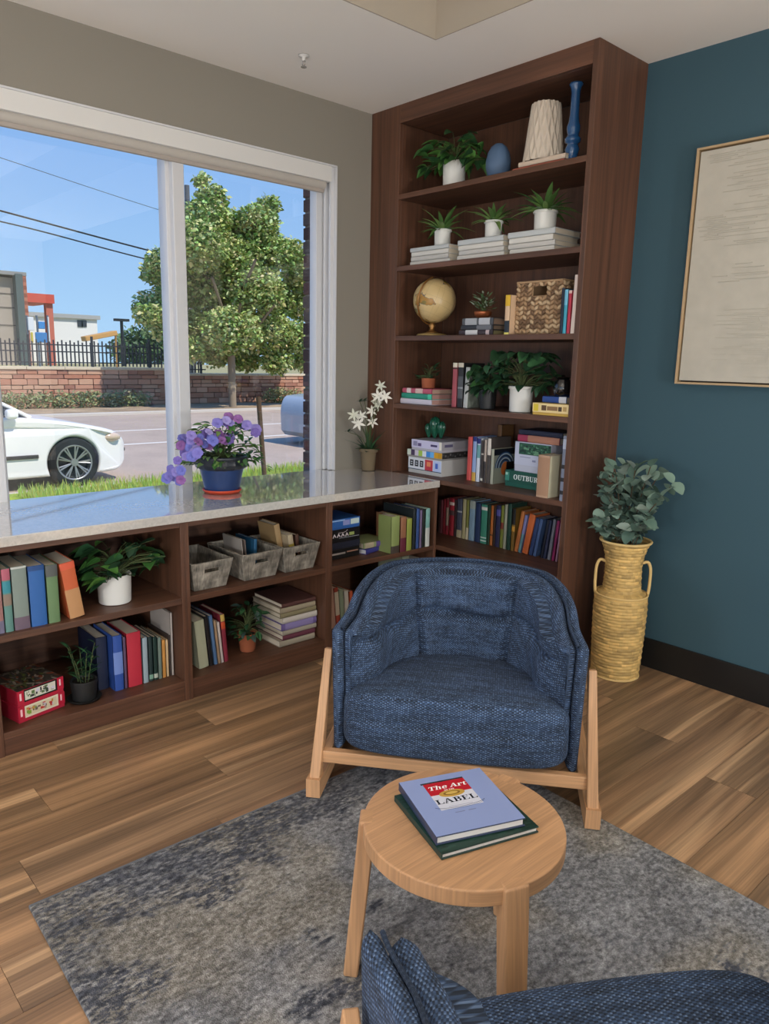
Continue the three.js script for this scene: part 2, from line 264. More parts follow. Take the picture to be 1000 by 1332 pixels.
units.forEach(([a, b], i) => {
  const t = thing('low_bookcase', unitLabels[i], 'bookcase', [0, 0, 0], 0, 'low shelf units under the window counter');
  obj('side_panel', bb(0.012, DL, 0, 0.772, a, a + 0.019, { g: 'y' }), walnut, t);
  obj('side_panel', bb(0.012, DL, 0, 0.772, b - 0.019, b, { g: 'y' }), walnut, t);
  obj('back_panel', bb(0.004, 0.012, 0, 0.772, a, b, { g: 'z' }), walnut, t);
  obj('shelf', bb(0.012, DL - 0.002, LS - ST, LS, a + 0.019, b - 0.019, { g: 'z' }), walnut, t);
  obj('base_shelf', bb(0.012, DL - 0.002, LB - ST, LB, a + 0.019, b - 0.019, { g: 'z' }), walnut, t);
  obj('top_rail', bb(0.012, DL - 0.002, 0.752, 0.772, a + 0.019, b - 0.019, { g: 'z' }), walnut, t);
  obj('toe_kick', bb(DL - 0.022, DL - 0.004, 0, LB - ST, a + 0.019, b - 0.019, { g: 'z' }), walnut, t);
});
{
  const q = tex(256, 256, (u, v) => { const n = fbm(u * 60, v * 60, 4, 3, 60, 60), k = 224 + 26 * (n - 0.5) + (hash(u * 256, v * 256, 8) > 0.97 ? -22 : 0); return [k, k, k * 0.99]; }, { sx: 0.5, sy: 0.5 });
  const c = obj('countertop', bb(-0.082, 0.607, 0.775, HC, 0.392, 3.34, { r: 0.003 }), phys('#e8e3dc', 0.04, { map: q, clearcoat: 1, clearcoatRoughness: 0.03, ior: 2.2, specularIntensity: 1 }));
  tag(c, 'long polished pale quartz countertop running below the window', 'countertop');
}

// ---------------------------------------------------------------- rug
{
  const W = 2.45, L = 1.52;
  const T = tex(1200, 744, (u, v) => {
    const x = u * W, z = v * L;                                   // x from the edge by the window, z from the edge by the teal wall
    const big = fbm(x * 2.2, z * 2.2, 201, 4), mid = fbm(x * 7, z * 7, 203, 4), streak = fbm(x * 75, z * 11, 205, 3), gr = hash(u * 1200, v * 744, 207), gr2 = fbm(x * 130, z * 90, 209, 2), warm = fbm(x * 3.2, z * 3.2, 211, 3);
    let k = 0.60 + 0.30 * (mid - 0.5) + 0.30 * (gr - 0.5) + 0.5 * (gr2 - 0.5);
    const near = clamp(1.05 - x / 0.30) * sstep(0.25, 0.75, z / L) + 0.75 * clamp(1.0 - x / 0.22) + 0.7 * clamp(1 - (L - z) / 0.2) * sstep(0.9, 0.3, x);   // worn dark print round the corner by the window
    const patch = sstep(0.30, 0.62, near * 0.8 + 1.5 * (mid - 0.5) + 0.55 * (big - 0.4));
    const speck = fbm(x * 190, z * 80, 213, 2) * 0.45 + streak * 0.35 + gr * 0.2;
    const dark = clamp(patch * sstep(0.38, 0.58, speck) * 0.9 + sstep(0.56, 0.72, big * 0.5 + mid * 0.5) * sstep(0.44, 0.6, speck) * 0.7 + sstep(0.62, 0.7, speck) * 0.5);
    const w = sstep(0.48, 0.68, warm);
    let c = [166 * k + 27 + 8 * w, 167 * k + 27 + 3 * w, 166 * k + 29 - 7 * w];
    const d = [34 + 70 * gr2, 37 + 70 * gr2, 45 + 70 * gr2];
    return c.map((q, i) => lerp(q, d[i], dark));
  });
  const B = tex(512, 512, (u, v, i, j) => { const q = 70 + 150 * hash(i >> 1, j >> 1, 91) * (0.5 + 0.5 * vnoise(u * 60, v * 60, 92)); return [q, q, q]; }, { srgb: false });
  B.repeat.set(4, 3);
  const q = new RoundedBoxGeometry(W, 0.014, L, 2, 0.006), p = q.attributes.position, uv = q.attributes.uv;
  for (let i = 0; i < p.count; i++) uv.setXY(i, p.getX(i) / W + 0.5, p.getZ(i) / L + 0.5);
  const rug = thing('area_rug', 'grey distressed area rug with dark worn patches on the wood floor', 'rug', [0, 0.007, 0]);
  obj('pile', q, mat('#ffffff', 1, { map: T, bumpMap: B, bumpScale: 0.003 }), rug);
  const e = 0.012, edge = mat('#6c7076', 0.95);
  for (const s of [-1, 1]) obj('bound_edge', bb(s * W / 2 - 0.006, s * W / 2 + 0.006, -0.007, 0.006, -L / 2, L / 2, { r: 0.004 }), edge, rug);
  const a = 0.03, C = V(1.447, 0, 2.79).add(V(Math.cos(a), 0, Math.sin(a)).multiplyScalar(W / 2)).add(V(Math.sin(a), 0, -Math.cos(a)).multiplyScalar(L / 2));
  rug.position.set(C.x, 0.007, C.z); rug.rotation.y = -a;
}
const RUG = 0.0142;

// ---------------------------------------------------------------- rocking armchairs
function makeChair(label) {
  const t = thing('rocking_armchair', label, 'armchair', [0, 0, 0], 0, 'blue rocking armchairs around the coffee table');
  // plan outline of the shell, from one arm front round the back to the other
  const pl = [], A = 0.388, AF = 0.408, W0 = -0.055, W1 = -0.23, DP = 0.415;
  for (let i = 0; i <= 10; i++) pl.push(V(-lerp(AF, A, sstep(0, 1, i / 10)), 0, lerp(W0, W1, i / 10)));
  for (let i = 1; i < 40; i++) { const th = Math.PI * i / 40, c = Math.cos(th), s = Math.sin(th), n = 2 / 2.15; pl.push(V(-A * Math.sign(c) * Math.pow(Math.abs(c), n), 0, W1 - DP * Math.pow(s, n))); }
  for (let i = 0; i <= 10; i++) pl.push(V(lerp(A, AF, sstep(0, 1, i / 10)), 0, lerp(W1, W0, i / 10)));
  const curve = new THREE.CatmullRomCurve3(pl); curve.arcLengthDivisions = 800; const LEN = curve.getLength();
  const at = (s) => { const p = curve.getPointAt(s), d = curve.getTangentAt(s); return [p, V(-d.z, 0, d.x).multiplyScalar(-1)]; };
  const top = (p) => lerp(0.566, 0.672, clamp((-0.07 - p.z) / 0.46) * 0.45 + 0.55 * sstep(-0.1, -0.56, p.z));
  const ns = 230;
  function wall(s0, s1, o0, o1, y0, dTop, inner) {    // closed sweep: outer face at offset o0, inner face at o1 (both measured outwards)
    const K = 120, P = [], U = [], I = [];
    for (let i = 0; i <= ns; i++) {
      const s = lerp(s0, s1, i / ns), [p, n] = at(s), yt = top(p) - dTop, back = sstep(-0.2, -0.55, p.z), oN = n;
      // n points outwards: flip when it faces the centre
      if (oN.dot(V(p.x, 0, p.z + 0.3)) < 0) oN.negate();
      const endT = Math.min(s - s0, s1 - s) * LEN, pinch = Math.sqrt(clamp(endT / 0.022 * (2 - endT / 0.022), 0, 1)), fin = endT < 0.022 ? lerp(0.25, 1, pinch) : 1;
      for (let k = 0; k <= K; k++) {
        const a = k / K; let y, o, m = (o0 + o1) / 2, hw = (o0 - o1) / 2;
        const r = Math.min(hw, 0.03);
        if (a < 0.35) { y = lerp(y0 + 0.004, yt - r, a / 0.35); o = o0; }
        else if (a < 0.5) { const q = (a - 0.35) / 0.15 * Math.PI; y = yt - r + r * Math.sin(q); o = m + hw * Math.cos(q); }
        else if (a < 0.97) { y = lerp(yt - r, y0 + 0.004, (a - 0.5) / 0.47); o = o1; if (inner) o -= inner(s, y, p); }
        else { const q = (a - 0.97) / 0.03; y = y0; o = lerp(o1, o0, q); }
        o = m + (o - m) * fin;
        const lean = (y - 0.16) / 0.5 * lerp(0.012, 0.075, back) - lerp(0.01, 0.055, back);
        const q = p.clone().addScaledVector(oN, o + lean); P.push(q.x, y, q.z); U.push(s * LEN, a < 0.35 ? y : a < 0.5 ? yt - r + r * (a - 0.35) / 0.15 * Math.PI : yt - r + r * Math.PI + (yt - r - y));
      }
    }
    for (let i = 0; i < ns; i++) for (let k = 0; k < K; k++) { const a = i * (K + 1) + k, b = a + K + 1; I.push(a, b, a + 1, b, b + 1, a + 1); }
    for (const i of [0, ns]) { const c = P.length / 3; let sx = 0, sy = 0, sz = 0; for (let k = 0; k < K; k++) { const o = (i * (K + 1) + k) * 3; sx += P[o]; sy += P[o + 1]; sz += P[o + 2]; } P.push(sx / K, sy / K, sz / K); U.push(0, 0.4); for (let k = 0; k < K; k++) { const a = i * (K + 1) + k; i ? I.push(a, c, a + 1) : I.push(a, a + 1, c); } }
    const g = new THREE.BufferGeometry(); g.setAttribute('position', new THREE.Float32BufferAttribute(P, 3)); g.setAttribute('uv', new THREE.Float32BufferAttribute(U, 2)); g.setIndex(I); g.computeVertexNormals(); return g;
  }
  const shell = obj('shell', wall(0, 1, 0.0, -0.034, 0.15, 0, null), fabric, t);
  const seamS = [0.345, 0.655];
  obj('back_pad', wall(0.012, 0.988, -0.036, -0.088, 0.2, 0.006, (s, y, p) => {
    const dc = Math.min(...seamS.map((q) => Math.abs(s - q))) * LEN, dr = Math.abs(y - 0.49 - 0.012 * Math.sin(s * 20));
    const pillow = (1 - Math.exp(-dc / 0.014)) * (1 - 0.95 * Math.exp(-dr / 0.014)), mid = s > seamS[0] && s < seamS[1];
    const fade = sstep(0, 0.16, Math.min(s, 1 - s) * LEN); let w = (mid ? 0.05 : 0.04) * pillow * fade - 0.038 * (1 - fade);
    const pleat = mid ? Math.pow(vnoise(s * LEN * 48, y * 5, 301), 2) * 0.02 * Math.exp(-dr / 0.09) : vnoise(s * LEN * 18, y * 12 + 4, 302) * 0.014 * Math.exp(-dc / 0.1);
    return w - pleat - 0.004 * (vnoise(s * 30, y * 22, 303) - 0.5);
  }), fabric, t);
  // piping between shell and pad
  const pip = []; for (let i = 0; i <= 60; i++) { const s = lerp(0.004, 0.996, i / 60), [p, n] = at(s); if (n.dot(V(p.x, 0, p.z + 0.3)) < 0) n.negate(); const back = sstep(-0.2, -0.55, p.z), y = top(p) - 0.001; pip.push(p.clone().addScaledVector(n, -0.035 + (y - 0.16) / 0.5 * lerp(0.012, 0.075, back) - lerp(0.01, 0.055, back)).setY(y)); }
  obj('piping', tube(pip, 0.0045, 160, 6), fabric, shell);
  // seat cushion
  const sg = new THREE.BoxGeometry(2, 2, 2, 48, 20, 44), P = sg.attributes.position, v = V();
  for (let i = 0; i < P.count; i++) {
    v.fromBufferAttribute(P, i);
    const e = 7, L = Math.pow(Math.pow(Math.abs(v.x), e) + Math.pow(Math.abs(v.y), e) + Math.pow(Math.abs(v.z), e), 1 / e), q = v.clone().multiplyScalar(1 / L * 1);
    const fz = (q.z + 1) / 2;                                       // 0 back, 1 front
    const halfW = lerp(0.20, 0.372, Math.pow(sstep(-0.05, 0.72, fz), 0.8)) + (q.y < 0 ? 0.0 : 0);
    const z = lerp(-0.575, 0.006, fz) + 0.018 * (1 - q.x * q.x) * (fz > 0.5 ? (fz - 0.5) * 2 : 0) + 0.012 * (q.y > 0 ? -1 : 0.2) * sstep(0.8, 1, fz);
    const yTop = lerp(0.318, 0.386, Math.pow(fz, 0.9)) + 0.016 * (1 - q.x * q.x) * Math.sin(Math.PI * fz) - 0.02 * Math.pow(Math.abs(q.x), 6);
    const y = lerp(0.158, yTop, (q.y + 1) / 2);
    P.setXYZ(i, q.x * halfW, y, z);
  }
  let seat = projUV(sg, 'z'); seat = mergeVertices(seat, 1e-5); seat.computeVertexNormals();
  obj('seat_cushion', seat, fabric, t);
  const rail = [];
  for (const s of [-1, 1]) {
    obj('leg', bar(V(s * 0.445, 0.05, -0.012), V(s * 0.426, 0.475, -0.115), 0.019, 0.026, 0.012, 0.014), oak, t);
    obj('leg', bar(V(s * 0.435, 0.06, -0.66), V(s * 0.41, 0.36, -0.5), 0.018, 0.022, 0.014, 0.018), oak, t);
    // rocker: a bowed runner under both legs
    const g = grid(40, 8, (u, w) => { const z = lerp(0.022, -0.80, u), yb = Math.max(0, 0.16 * Math.pow(z + 0.22, 2) - 0.004), th = lerp(0.064, 0.05, u), a = w * Math.PI * 2 + Math.PI / 4, c = [[-1, 0], [1, 0], [1, 1], [-1, 1]], f = (w * 4) % 4, k = Math.floor(f) % 4, q = c[k], r = c[(k + 1) % 4], m = f - Math.floor(f); return V(s * 0.446 + lerp(q[0], r[0], m) * 0.023, yb + lerp(q[1], r[1], m) * th, z); });
    const cap0 = grid(1, 1, (u, w) => V(s * 0.446 + (u * 2 - 1) * 0.023, 0.0055 + w * 0.064, 0.022)), cap1 = grid(1, 1, (u, w) => V(s * 0.446 + (u * 2 - 1) * 0.023, 0.0498 + w * 0.05, -0.80));
    obj('rocker', [projUV(g.toNonIndexed(), 'z'), projUV(cap0, 'y'), projUV(cap1, 'y')].map((q) => { q.computeVertexNormals(); return q; }), oak, t);
    obj('side_rail', bb(s * 0.415 - 0.016, s * 0.415 + 0.016, 0.106, 0.15, -0.6, -0.03, { r: 0.004, g: 'z' }), oak, t);
  }
  obj('front_rail', bb(-0.43, 0.43, 0.108, 0.152, -0.052, -0.022, { r: 0.005, g: 'x' }), oak, t);
  obj('back_rail', bb(-0.40, 0.40, 0.108, 0.15, -0.6, -0.57, { r: 0.005, g: 'x' }), oak, t);
  return t;
}
const chair1 = makeChair('blue tweed rocking armchair facing the coffee table, its back to the bookcase');
chair1.position.set(1.872, RUG + 0.0006, 1.638); chair1.rotation.y = Math.atan2(0.624, 0.781);
copyOf(chair1, [2.746, RUG + 0.0006, 2.252], Math.atan2(-0.848, -0.53), 'blue tweed rocking armchair with its back to the room, opposite the other across the table');

// ---------------------------------------------------------------- coffee table and books
const TH = 0.42;
{
  const c = V(2.337, 0, 2.113), R = 0.226;
  const t = thing('coffee_table', 'small round light oak coffee table with three legs on the rug', 'table', [c.x, RUG + 0.0006, c.z]);
  const sh = new THREE.Shape(); sh.absarc(0, 0, R - 0.004, 0, Math.PI * 2);
  const g = new THREE.ExtrudeGeometry(sh, { depth: 0.03, bevelEnabled: true, bevelThickness: 0.004, bevelSize: 0.004, bevelSegments: 3, curveSegments: 96 }); g.rotateX(-Math.PI / 2); g.translate(0, TH - RUG - 0.034, 0);
  const topG = projUV(g, 'z'); const ca = Math.cos(0.25), sa = Math.sin(0.25);
  obj('tabletop', topG, oak, t);
  const a1 = V(...onY(474, 1062, TH).toArray()).sub(c), a2 = V(...onY(667, 1148, TH).toArray()).sub(c), an = [Math.atan2(a1.z, a1.x), Math.atan2(a2.z, a2.x)];
  const legs = [an[0], an[1], (an[0] + an[1]) / 2 + Math.PI];
  for (const a of legs) {
    const d = V(Math.cos(a), 0, Math.sin(a)), s = V(-d.z, 0, d.x);
    obj('leg', bar(d.clone().multiplyScalar(R + 0.022).setY(0), d.clone().multiplyScalar(R - 0.012).setY(TH - RUG + 0.0008), 0.025, 0.017, 0.029, 0.02, s), oak, t);
  }
  // two books lying on the table
  const cover = canvasTex(720, 930, (g, w, h) => {
    g.fillStyle = '#93a4d2'; g.fillRect(0, 0, w, h);
    g.fillStyle = '#26323a'; g.fillRect(150, 96, 370, 26);
    g.fillStyle = '#c01f2e'; g.fillRect(165, 118, 355, 210);
    g.fillStyle = '#d9dbe6'; g.fillRect(165, 328, 355, 250);
    g.fillStyle = '#c9a24a'; g.beginPath(); g.ellipse(342, 335, 108, 58, 0, 0, 7); g.fill(); g.fillStyle = '#8d6a2e'; g.beginPath(); g.ellipse(342, 330, 72, 34, 0, 0, 7); g.fill(); g.fillStyle = '#d8b45e'; g.beginPath(); g.ellipse(342, 328, 52, 22, 0, 0, 7); g.fill();
    g.fillStyle = '#ffffff'; g.textAlign = 'center'; g.font = 'italic bold 86px serif'; g.fillText('The Art', 342, 238); g.font = 'bold 26px sans-serif'; g.fillText('OF THE', 342, 278);
    g.fillStyle = '#16202c'; g.font = 'bold 104px serif'; g.fillText('LABEL', 342, 480);
    g.strokeStyle = '#333a52'; g.lineWidth = 5; g.beginPath(); g.ellipse(342, 505, 215, 62, 0, 0.25, Math.PI - 0.25); g.stroke(); g.lineWidth = 3; g.beginPath(); g.ellipse(342, 525, 205, 62, 0, 0.3, Math.PI - 0.3); g.stroke();
    g.fillStyle = '#7b83a4'; g.fillRect(255, 640, 80, 10); g.fillRect(365, 640, 62, 10); g.fillRect(240, 540, 200, 5);
  });
  const coverM = phys('#ffffff', 0.25, { map: cover, clearcoat: 0.5, clearcoatRoughness: 0.15 });
  function slab(name, label, corners, y0, th, edge, top) {   // corners: front-left, front-right, back-right (spine on the left side)
    const [fl, fr, br] = corners, ux = fr.clone().sub(fl), w = ux.length(), d = br.distanceTo(fr), turn = Math.atan2(-ux.z, ux.x);
    const o = thing(name, label, 'book', [(fl.x + br.x) / 2, y0, (fl.z + br.z) / 2], turn, 'books on the coffee table');
    obj('cover_board', bb(-w / 2, w / 2, 0, 0.0028, -d / 2, d / 2, { r: 0.0008 }), edge, o);
    obj('cover_board', bb(-w / 2, w / 2, th - 0.0028, th, -d / 2, d / 2, { r: 0.0008 }), edge, o);
    obj('spine', bb(-w / 2, -w / 2 + 0.003, 0.001, th - 0.001, -d / 2, d / 2, { r: 0.001 }), edge, o);
    obj('page_block', plainBox(-w / 2 + 0.003, w / 2 - 0.004, 0.0028, th - 0.0028, -d / 2 + 0.004, d / 2 - 0.004), mat('#e4e2dc', 0.9), o);
    const q = new THREE.PlaneGeometry(w - 0.001, d - 0.001); q.rotateX(-Math.PI / 2); q.translate(0, th + 0.0002, 0); obj('cover_print', q, top, o);
    return o;
  }
  const y1 = TH + 0.0165, y2 = y1 + 0.0215;
  slab('art_book', 'dark green hardback book lying beneath the pale blue one', [onY(570, 1112, y1), onY(697, 1076, y1), onY(632, 1006, y1)], TH + 0.0018, 0.0145, mat('#1f3b36', 0.45), mat('#284c43', 0.45, { map: canvasTex(256, 320, (g, w, h) => { g.fillStyle = '#b8c8c0'; g.fillRect(0, 0, w, h); for (let i = 0; i < 220; i++) { g.fillStyle = ['#86a090', '#dfe6e2', '#6b8a78'][i % 3]; g.fillRect(rnd() * w, rnd() * h, 6 + rnd() * 22, 3 + rnd() * 8); } }) }));
  slab('art_book', 'pale blue hardback book with a red title label, topmost on the coffee table', [onY(566, 1089, y2), onY(682, 1064, y2), onY(625, 998, y2)], y1 + 0.0008, 0.02, mat('#33405c', 0.4), coverM);
}

// ---------------------------------------------------------------- framed canvas on the teal wall
{
  const tl = onZ(905, 193, 0.04), bl = onZ(879, 500.5, 0.04), x0 = (tl.x + bl.x) / 2, W = 0.98, y0 = 1.36, y1 = 2.335;
  const t = thing('framed_artwork', 'large pale textured canvas in a thin light wood frame on the teal wall', 'picture', [x0, y0, 0.002]);
  const h = y1 - y0, fw = 0.009, fd = 0.042, fm = mat('#a08767', 0.55);
  const line = mat('#b49a76', 0.55);
  obj('frame', [bb(0, fw, 0, h, 0, fd, { r: 0.001 }), bb(W - fw, W, 0, h, 0, fd, { r: 0.001 }), bb(fw, W - fw, 0, fw, 0, fd, { r: 0.001, g: 'x' }), bb(fw, W - fw, h - fw, h, 0, fd, { r: 0.001, g: 'x' })], line, t);
  const ridgeT = tex(512, 512, (u, v) => { const n = fbm(u * 20, v * 20, 7, 3), k = 184 + 12 * (n - 0.5); return [k, k * 0.975, k * 0.905]; });
  obj('canvas', bb(fw + 0.006, W - fw - 0.006, fw + 0.006, h - fw - 0.006, 0.004, 0.034, { r: 0.003 }), mat('#ffffff', 0.95, { map: ridgeT }), t);
  obj('backing', plainBox(fw, W - fw, fw, h - fw, 0, 0.004), mat('#3a332b', 0.9), t);
  // raised stitched lines of the textile
  const lines = [], cx = W - 2 * fw - 0.03;
  for (let k = 0; k < 120; k++) { const y = 0.03 + k * (h - 0.06) / 120; let x = 0.03 + rr(0, 0.05); while (x < W - 0.06) { const l = rr(0.05, 0.3), e = Math.min(W - 0.035, x + l); if (hash(Math.floor(x * 9), Math.floor(y * 10), 44) > 0.58) lines.push(plainBox(x, e, y, y + 0.0028, 0.0335, 0.0362)); x = e + rr(0.01, 0.05); } }
  const st = obj('stitched_lines', lines, mat('#b3aea0', 0.95), t); st.userData.kind = 'stuff';
}

// ---------------------------------------------------------------- books
const ORD = ['first', 'second', 'third', 'fourth', 'fifth', 'sixth', 'seventh', 'eighth', 'ninth', 'tenth', 'eleventh', 'twelfth', 'thirteenth', 'fourteenth', 'fifteenth', 'sixteenth', 'seventeenth', 'eighteenth', 'nineteenth', 'twentieth', 'twenty-first', 'twenty-second', 'twenty-third', 'twenty-fourth', 'twenty-fifth', 'twenty-sixth', 'twenty-seventh', 'twenty-eighth', 'twenty-ninth', 'thirtieth', 'thirty-first', 'thirty-second', 'thirty-third', 'thirty-fourth'];
const bookMats = new Map();
const bm = (c) => { if (!bookMats.has(c)) bookMats.set(c, mat(c, 0.55)); return bookMats.get(c); };
// upright book: x thickness, y height, spine at z = 0, depth towards -z ; lying: x length, y thickness
function bookParts(o, t, h, d, color, { flat = false, bands = [], pageC, print, paper = false } = {}) {
  const b = paper ? 0.0008 : 0.0024, k = 0.003;
  const turn = (g) => { if (flat) { g.rotateZ(Math.PI / 2); g.translate(h / 2, t / 2, 0); } return g; };
  const cov = [plainBox(-t / 2, -t / 2 + b, 0, h, -d, 0), plainBox(t / 2 - b, t / 2, 0, h, -d, 0)];
  const sp = grid(4, 1, (u, v) => { const a = (u - 0.5) * Math.PI; return V(Math.sin(a) * t / 2, v * h, -0.0005 + Math.min(0.004, t * 0.14) * Math.cos(a)); }).toNonIndexed();
  cov.push(sp, plainBox(-t / 2, t / 2, 0, h, -b - 0.0005, 0));
  const cv = obj('cover', turn(merge(cov)), bm(color), o);
  obj('page_block', turn(plainBox(-t / 2 + b, t / 2 - b, paper ? 0.0003 : k, h - (paper ? 0.0003 : k), -d + k, -b - 0.0004)), pageC ? bm(pageC) : pages, o);
  for (const [y0, y1, c] of bands) { const zz = Math.min(0.004, t * 0.14); obj('spine_band', turn(grid(4, 1, (u, v) => { const a = (u - 0.5) * Math.PI * 0.97; return V(Math.sin(a) * t / 2, lerp(y0, y1, v) * h, 0.0002 + zz * Math.cos(a)); })), bm(c), cv); }
  if (print) { const q = new THREE.PlaneGeometry(d - 0.002, h - 0.002); q.rotateY(Math.PI / 2); q.translate(t / 2 + 0.0004, h / 2, -d / 2); obj('cover_print', turn(q), print, cv); }
}
function upBook(frame, s, y, inset, t, h, d, color, label, group, opts = {}) {
  const a = opts.lean ?? 0, yy = y + t / 2 * Math.abs(Math.sin(a)) + 0.0004;
  const o = thing('book', label, 'book', frame === 'tall' ? [s, yy, D - inset] : [DL - inset, yy, s], frame === 'tall' ? 0 : Math.PI / 2, group);
  o.rotation.z = a; bookParts(o, t, h, d, color, opts); return o;
}
function flatBook(p, turn, len, d, t, color, label, group, opts = {}) {
  const o = thing('book', label, 'book', p, turn, group); bookParts(o, t, len, d, color, { ...opts, flat: true }); return o;
}
// a row read off the photograph: [left px, right px, top px, colour, colour words, options]
function row(frame, y, basePx, list, d, where, from, group, fromEnd = false) {
  const B = onY(basePx[0], basePx[1], y), inset = frame === 'tall' ? D - B.z : DL - B.x, n = list.length;
  list.forEach(([l, r, top, color, words, o = {}], i) => {
    const by = o.by ?? basePx[1], mid = (l + r) / 2; let s, t, h, ins = inset + (o.in ?? 0);
    if (frame === 'tall') { const z = D - ins, a = onZ(l, by, z).x, b = onZ(r, by, z).x; s = (a + b) / 2; t = Math.abs(b - a); h = onZ(mid, top, z).y - y; }
    else { const x = DL - ins, a = onX(l, by, x).z, b = onX(r, by, x).z; s = (a + b) / 2; t = Math.abs(b - a); h = onX(mid, top, x).y - y; }
    const k = fromEnd ? n - 1 - i : i;
    upBook(frame, s, y, ins, Math.max(0.006, t - 0.0012), o.h ?? Math.max(0.1, h), (o.d ?? d) * (1 - 0.06 * hash(i, n, 3)), color, o.label ?? `${words}, ${ORD[k]} ${from} ${where}`, group, o);
  });
}
// a pile of lying books: list from the bottom up [thickness, colour, words, length factor, shift]
function pile(frame, s0, s1, y, inset, d, list, where, group, o2 = {}) {
  let yy = y + 0.0004; const mid = (s0 + s1) / 2, L = Math.abs(s1 - s0);
  list.forEach(([t, color, words, k = 1, dx = 0, opts = {}], i) => {
    const p = frame === 'tall' ? [mid + dx, yy, D - inset - (opts.back ?? 0)] : [DL - inset - (opts.back ?? 0), yy, mid + dx];
    const nm = list.length === 1 ? '' : i === 0 ? 'bottom of the pile' : i === list.length - 1 ? 'top of the pile' : ORD[i] + ' up the pile';
    flatBook(p, (frame === 'tall' ? 0 : Math.PI / 2) + (opts.turn ?? 0), L * k, d * (opts.dk ?? 1), t - 0.0006, color, `${words} lying, ${nm} ${where}`, group, opts);
    yy += t;
  });
  return yy;
}
const tx = (px, py, z) => onZ(px, py, z).x, lz = (px, py, x) => onX(px, py, x).z;

// lowest visible row of the tall bookcase
{
  const R = [];
  const put = (l, r, top, by, c, w, o = {}) => R.push([l, r, top, c, w, { ...o, by }]);
  put(569, 571.8, 650, 694, '#3c2420', 'dark brown book'); put(572, 575, 650, 695, '#7a4048', 'dusty rose book'); put(575.3, 578.6, 649, 695, '#8b2a34', 'deep red book'); put(579, 582.4, 648, 695, '#b09a86', 'cream and red book', { bands: [[0, 0.25, '#a83240'], [0.75, 1, '#8b2a34']] });
  put(583, 589.6, 648, 696, '#9a2733', 'crimson book', { bands: [[0.55, 0.68, '#4c3a3a'], [0.82, 0.9, '#d8c8bc']] }); put(590, 592.6, 650, 697, '#3a2a2c', 'near black book');
  put(593, 599.6, 649, 700, '#4a4c5c', 'slate grey book', { bands: [[0.66, 0.7, '#a8a8a8'], [0, 0.2, '#b0a488']] }); put(600, 604.6, 649, 701, '#a8a078', 'pale olive book'); put(605, 608.4, 650, 702, '#7d7d3e', 'olive book', { bands: [[0, 0.3, '#c9bfa0']] });
  put(609, 616.4, 651, 703, '#7d99ad', 'light blue grey book', { bands: [[0.8, 1, '#9aa39a']] }); put(617, 623.6, 654, 704, '#25385e', 'navy book'); put(624, 632, 656, 708, '#3e8a74', 'teal green book', { bands: [[0.06, 0.09, '#d9e6df'], [0.14, 0.17, '#d9e6df'], [0.86, 0.94, '#d9d6d0']] });
  put(632.6, 636, 656, 708, '#22402f', 'dark green book'); put(636.4, 640, 657, 709, '#b0652c', 'burnt orange book', { bands: [[0.25, 0.28, '#3a2416']] }); put(640.4, 643, 658, 710, '#3a2a20', 'dark brown narrow book'); put(643.4, 649, 657, 711, '#2c2c50', 'midnight blue book', { bands: [[0.75, 0.9, '#5a58a0']] });
  put(649.4, 653.4, 657, 712, '#7d8438', 'lime olive book', { bands: [[0.45, 0.6, '#7a3428']] }); put(653.8, 657.6, 656, 713, '#a9ab95', 'pale sage book'); put(658, 663, 655, 715, '#23473a', 'bottle green book');
  put(663.6, 668, 661, 717, '#8b6a2c', 'black and gold book', { bands: [[0.62, 1, '#191614'], [0.46, 0.58, '#d49a3a']] }); put(668.4, 673, 663, 718, '#c97a42', 'tan orange book', { lean: -0.15 }); put(673.4, 677, 668, 718, '#8a8cc0', 'lavender blue book', { lean: -0.16, bands: [[0, 0.5, '#6fa0a8']] });
  put(678.4, 686, 667, 721, '#d8703a', 'bright orange book', { lean: -0.17 }); put(687, 692, 672, 722, '#2e4472', 'dark blue book', { lean: -0.17 }); put(692.6, 696.6, 673, 723, '#4c6694', 'steel blue book', { lean: -0.16 }); put(702.4, 705.4, 674, 724, '#1d2230', 'blue black book', { lean: -0.135 });
  put(706, 709.4, 675, 725, '#2b3350', 'ink blue book', { lean: -0.12 }); put(711.6, 715.4, 674, 726, '#7d808c', 'cool grey book', { lean: -0.1 }); put(717, 720.4, 676, 728, '#9c2c66', 'magenta book', { lean: -0.09 }); put(721.8, 724.6, 678, 729, '#b48aa0', 'pale mauve book', { lean: -0.08 });
  row('tall', SHELF.F, [600, 700], R, 0.13, 'in the crowded row on the tall bookcase', 'from the counter', 'books on the crowded lower shelf of the tall bookcase');
}
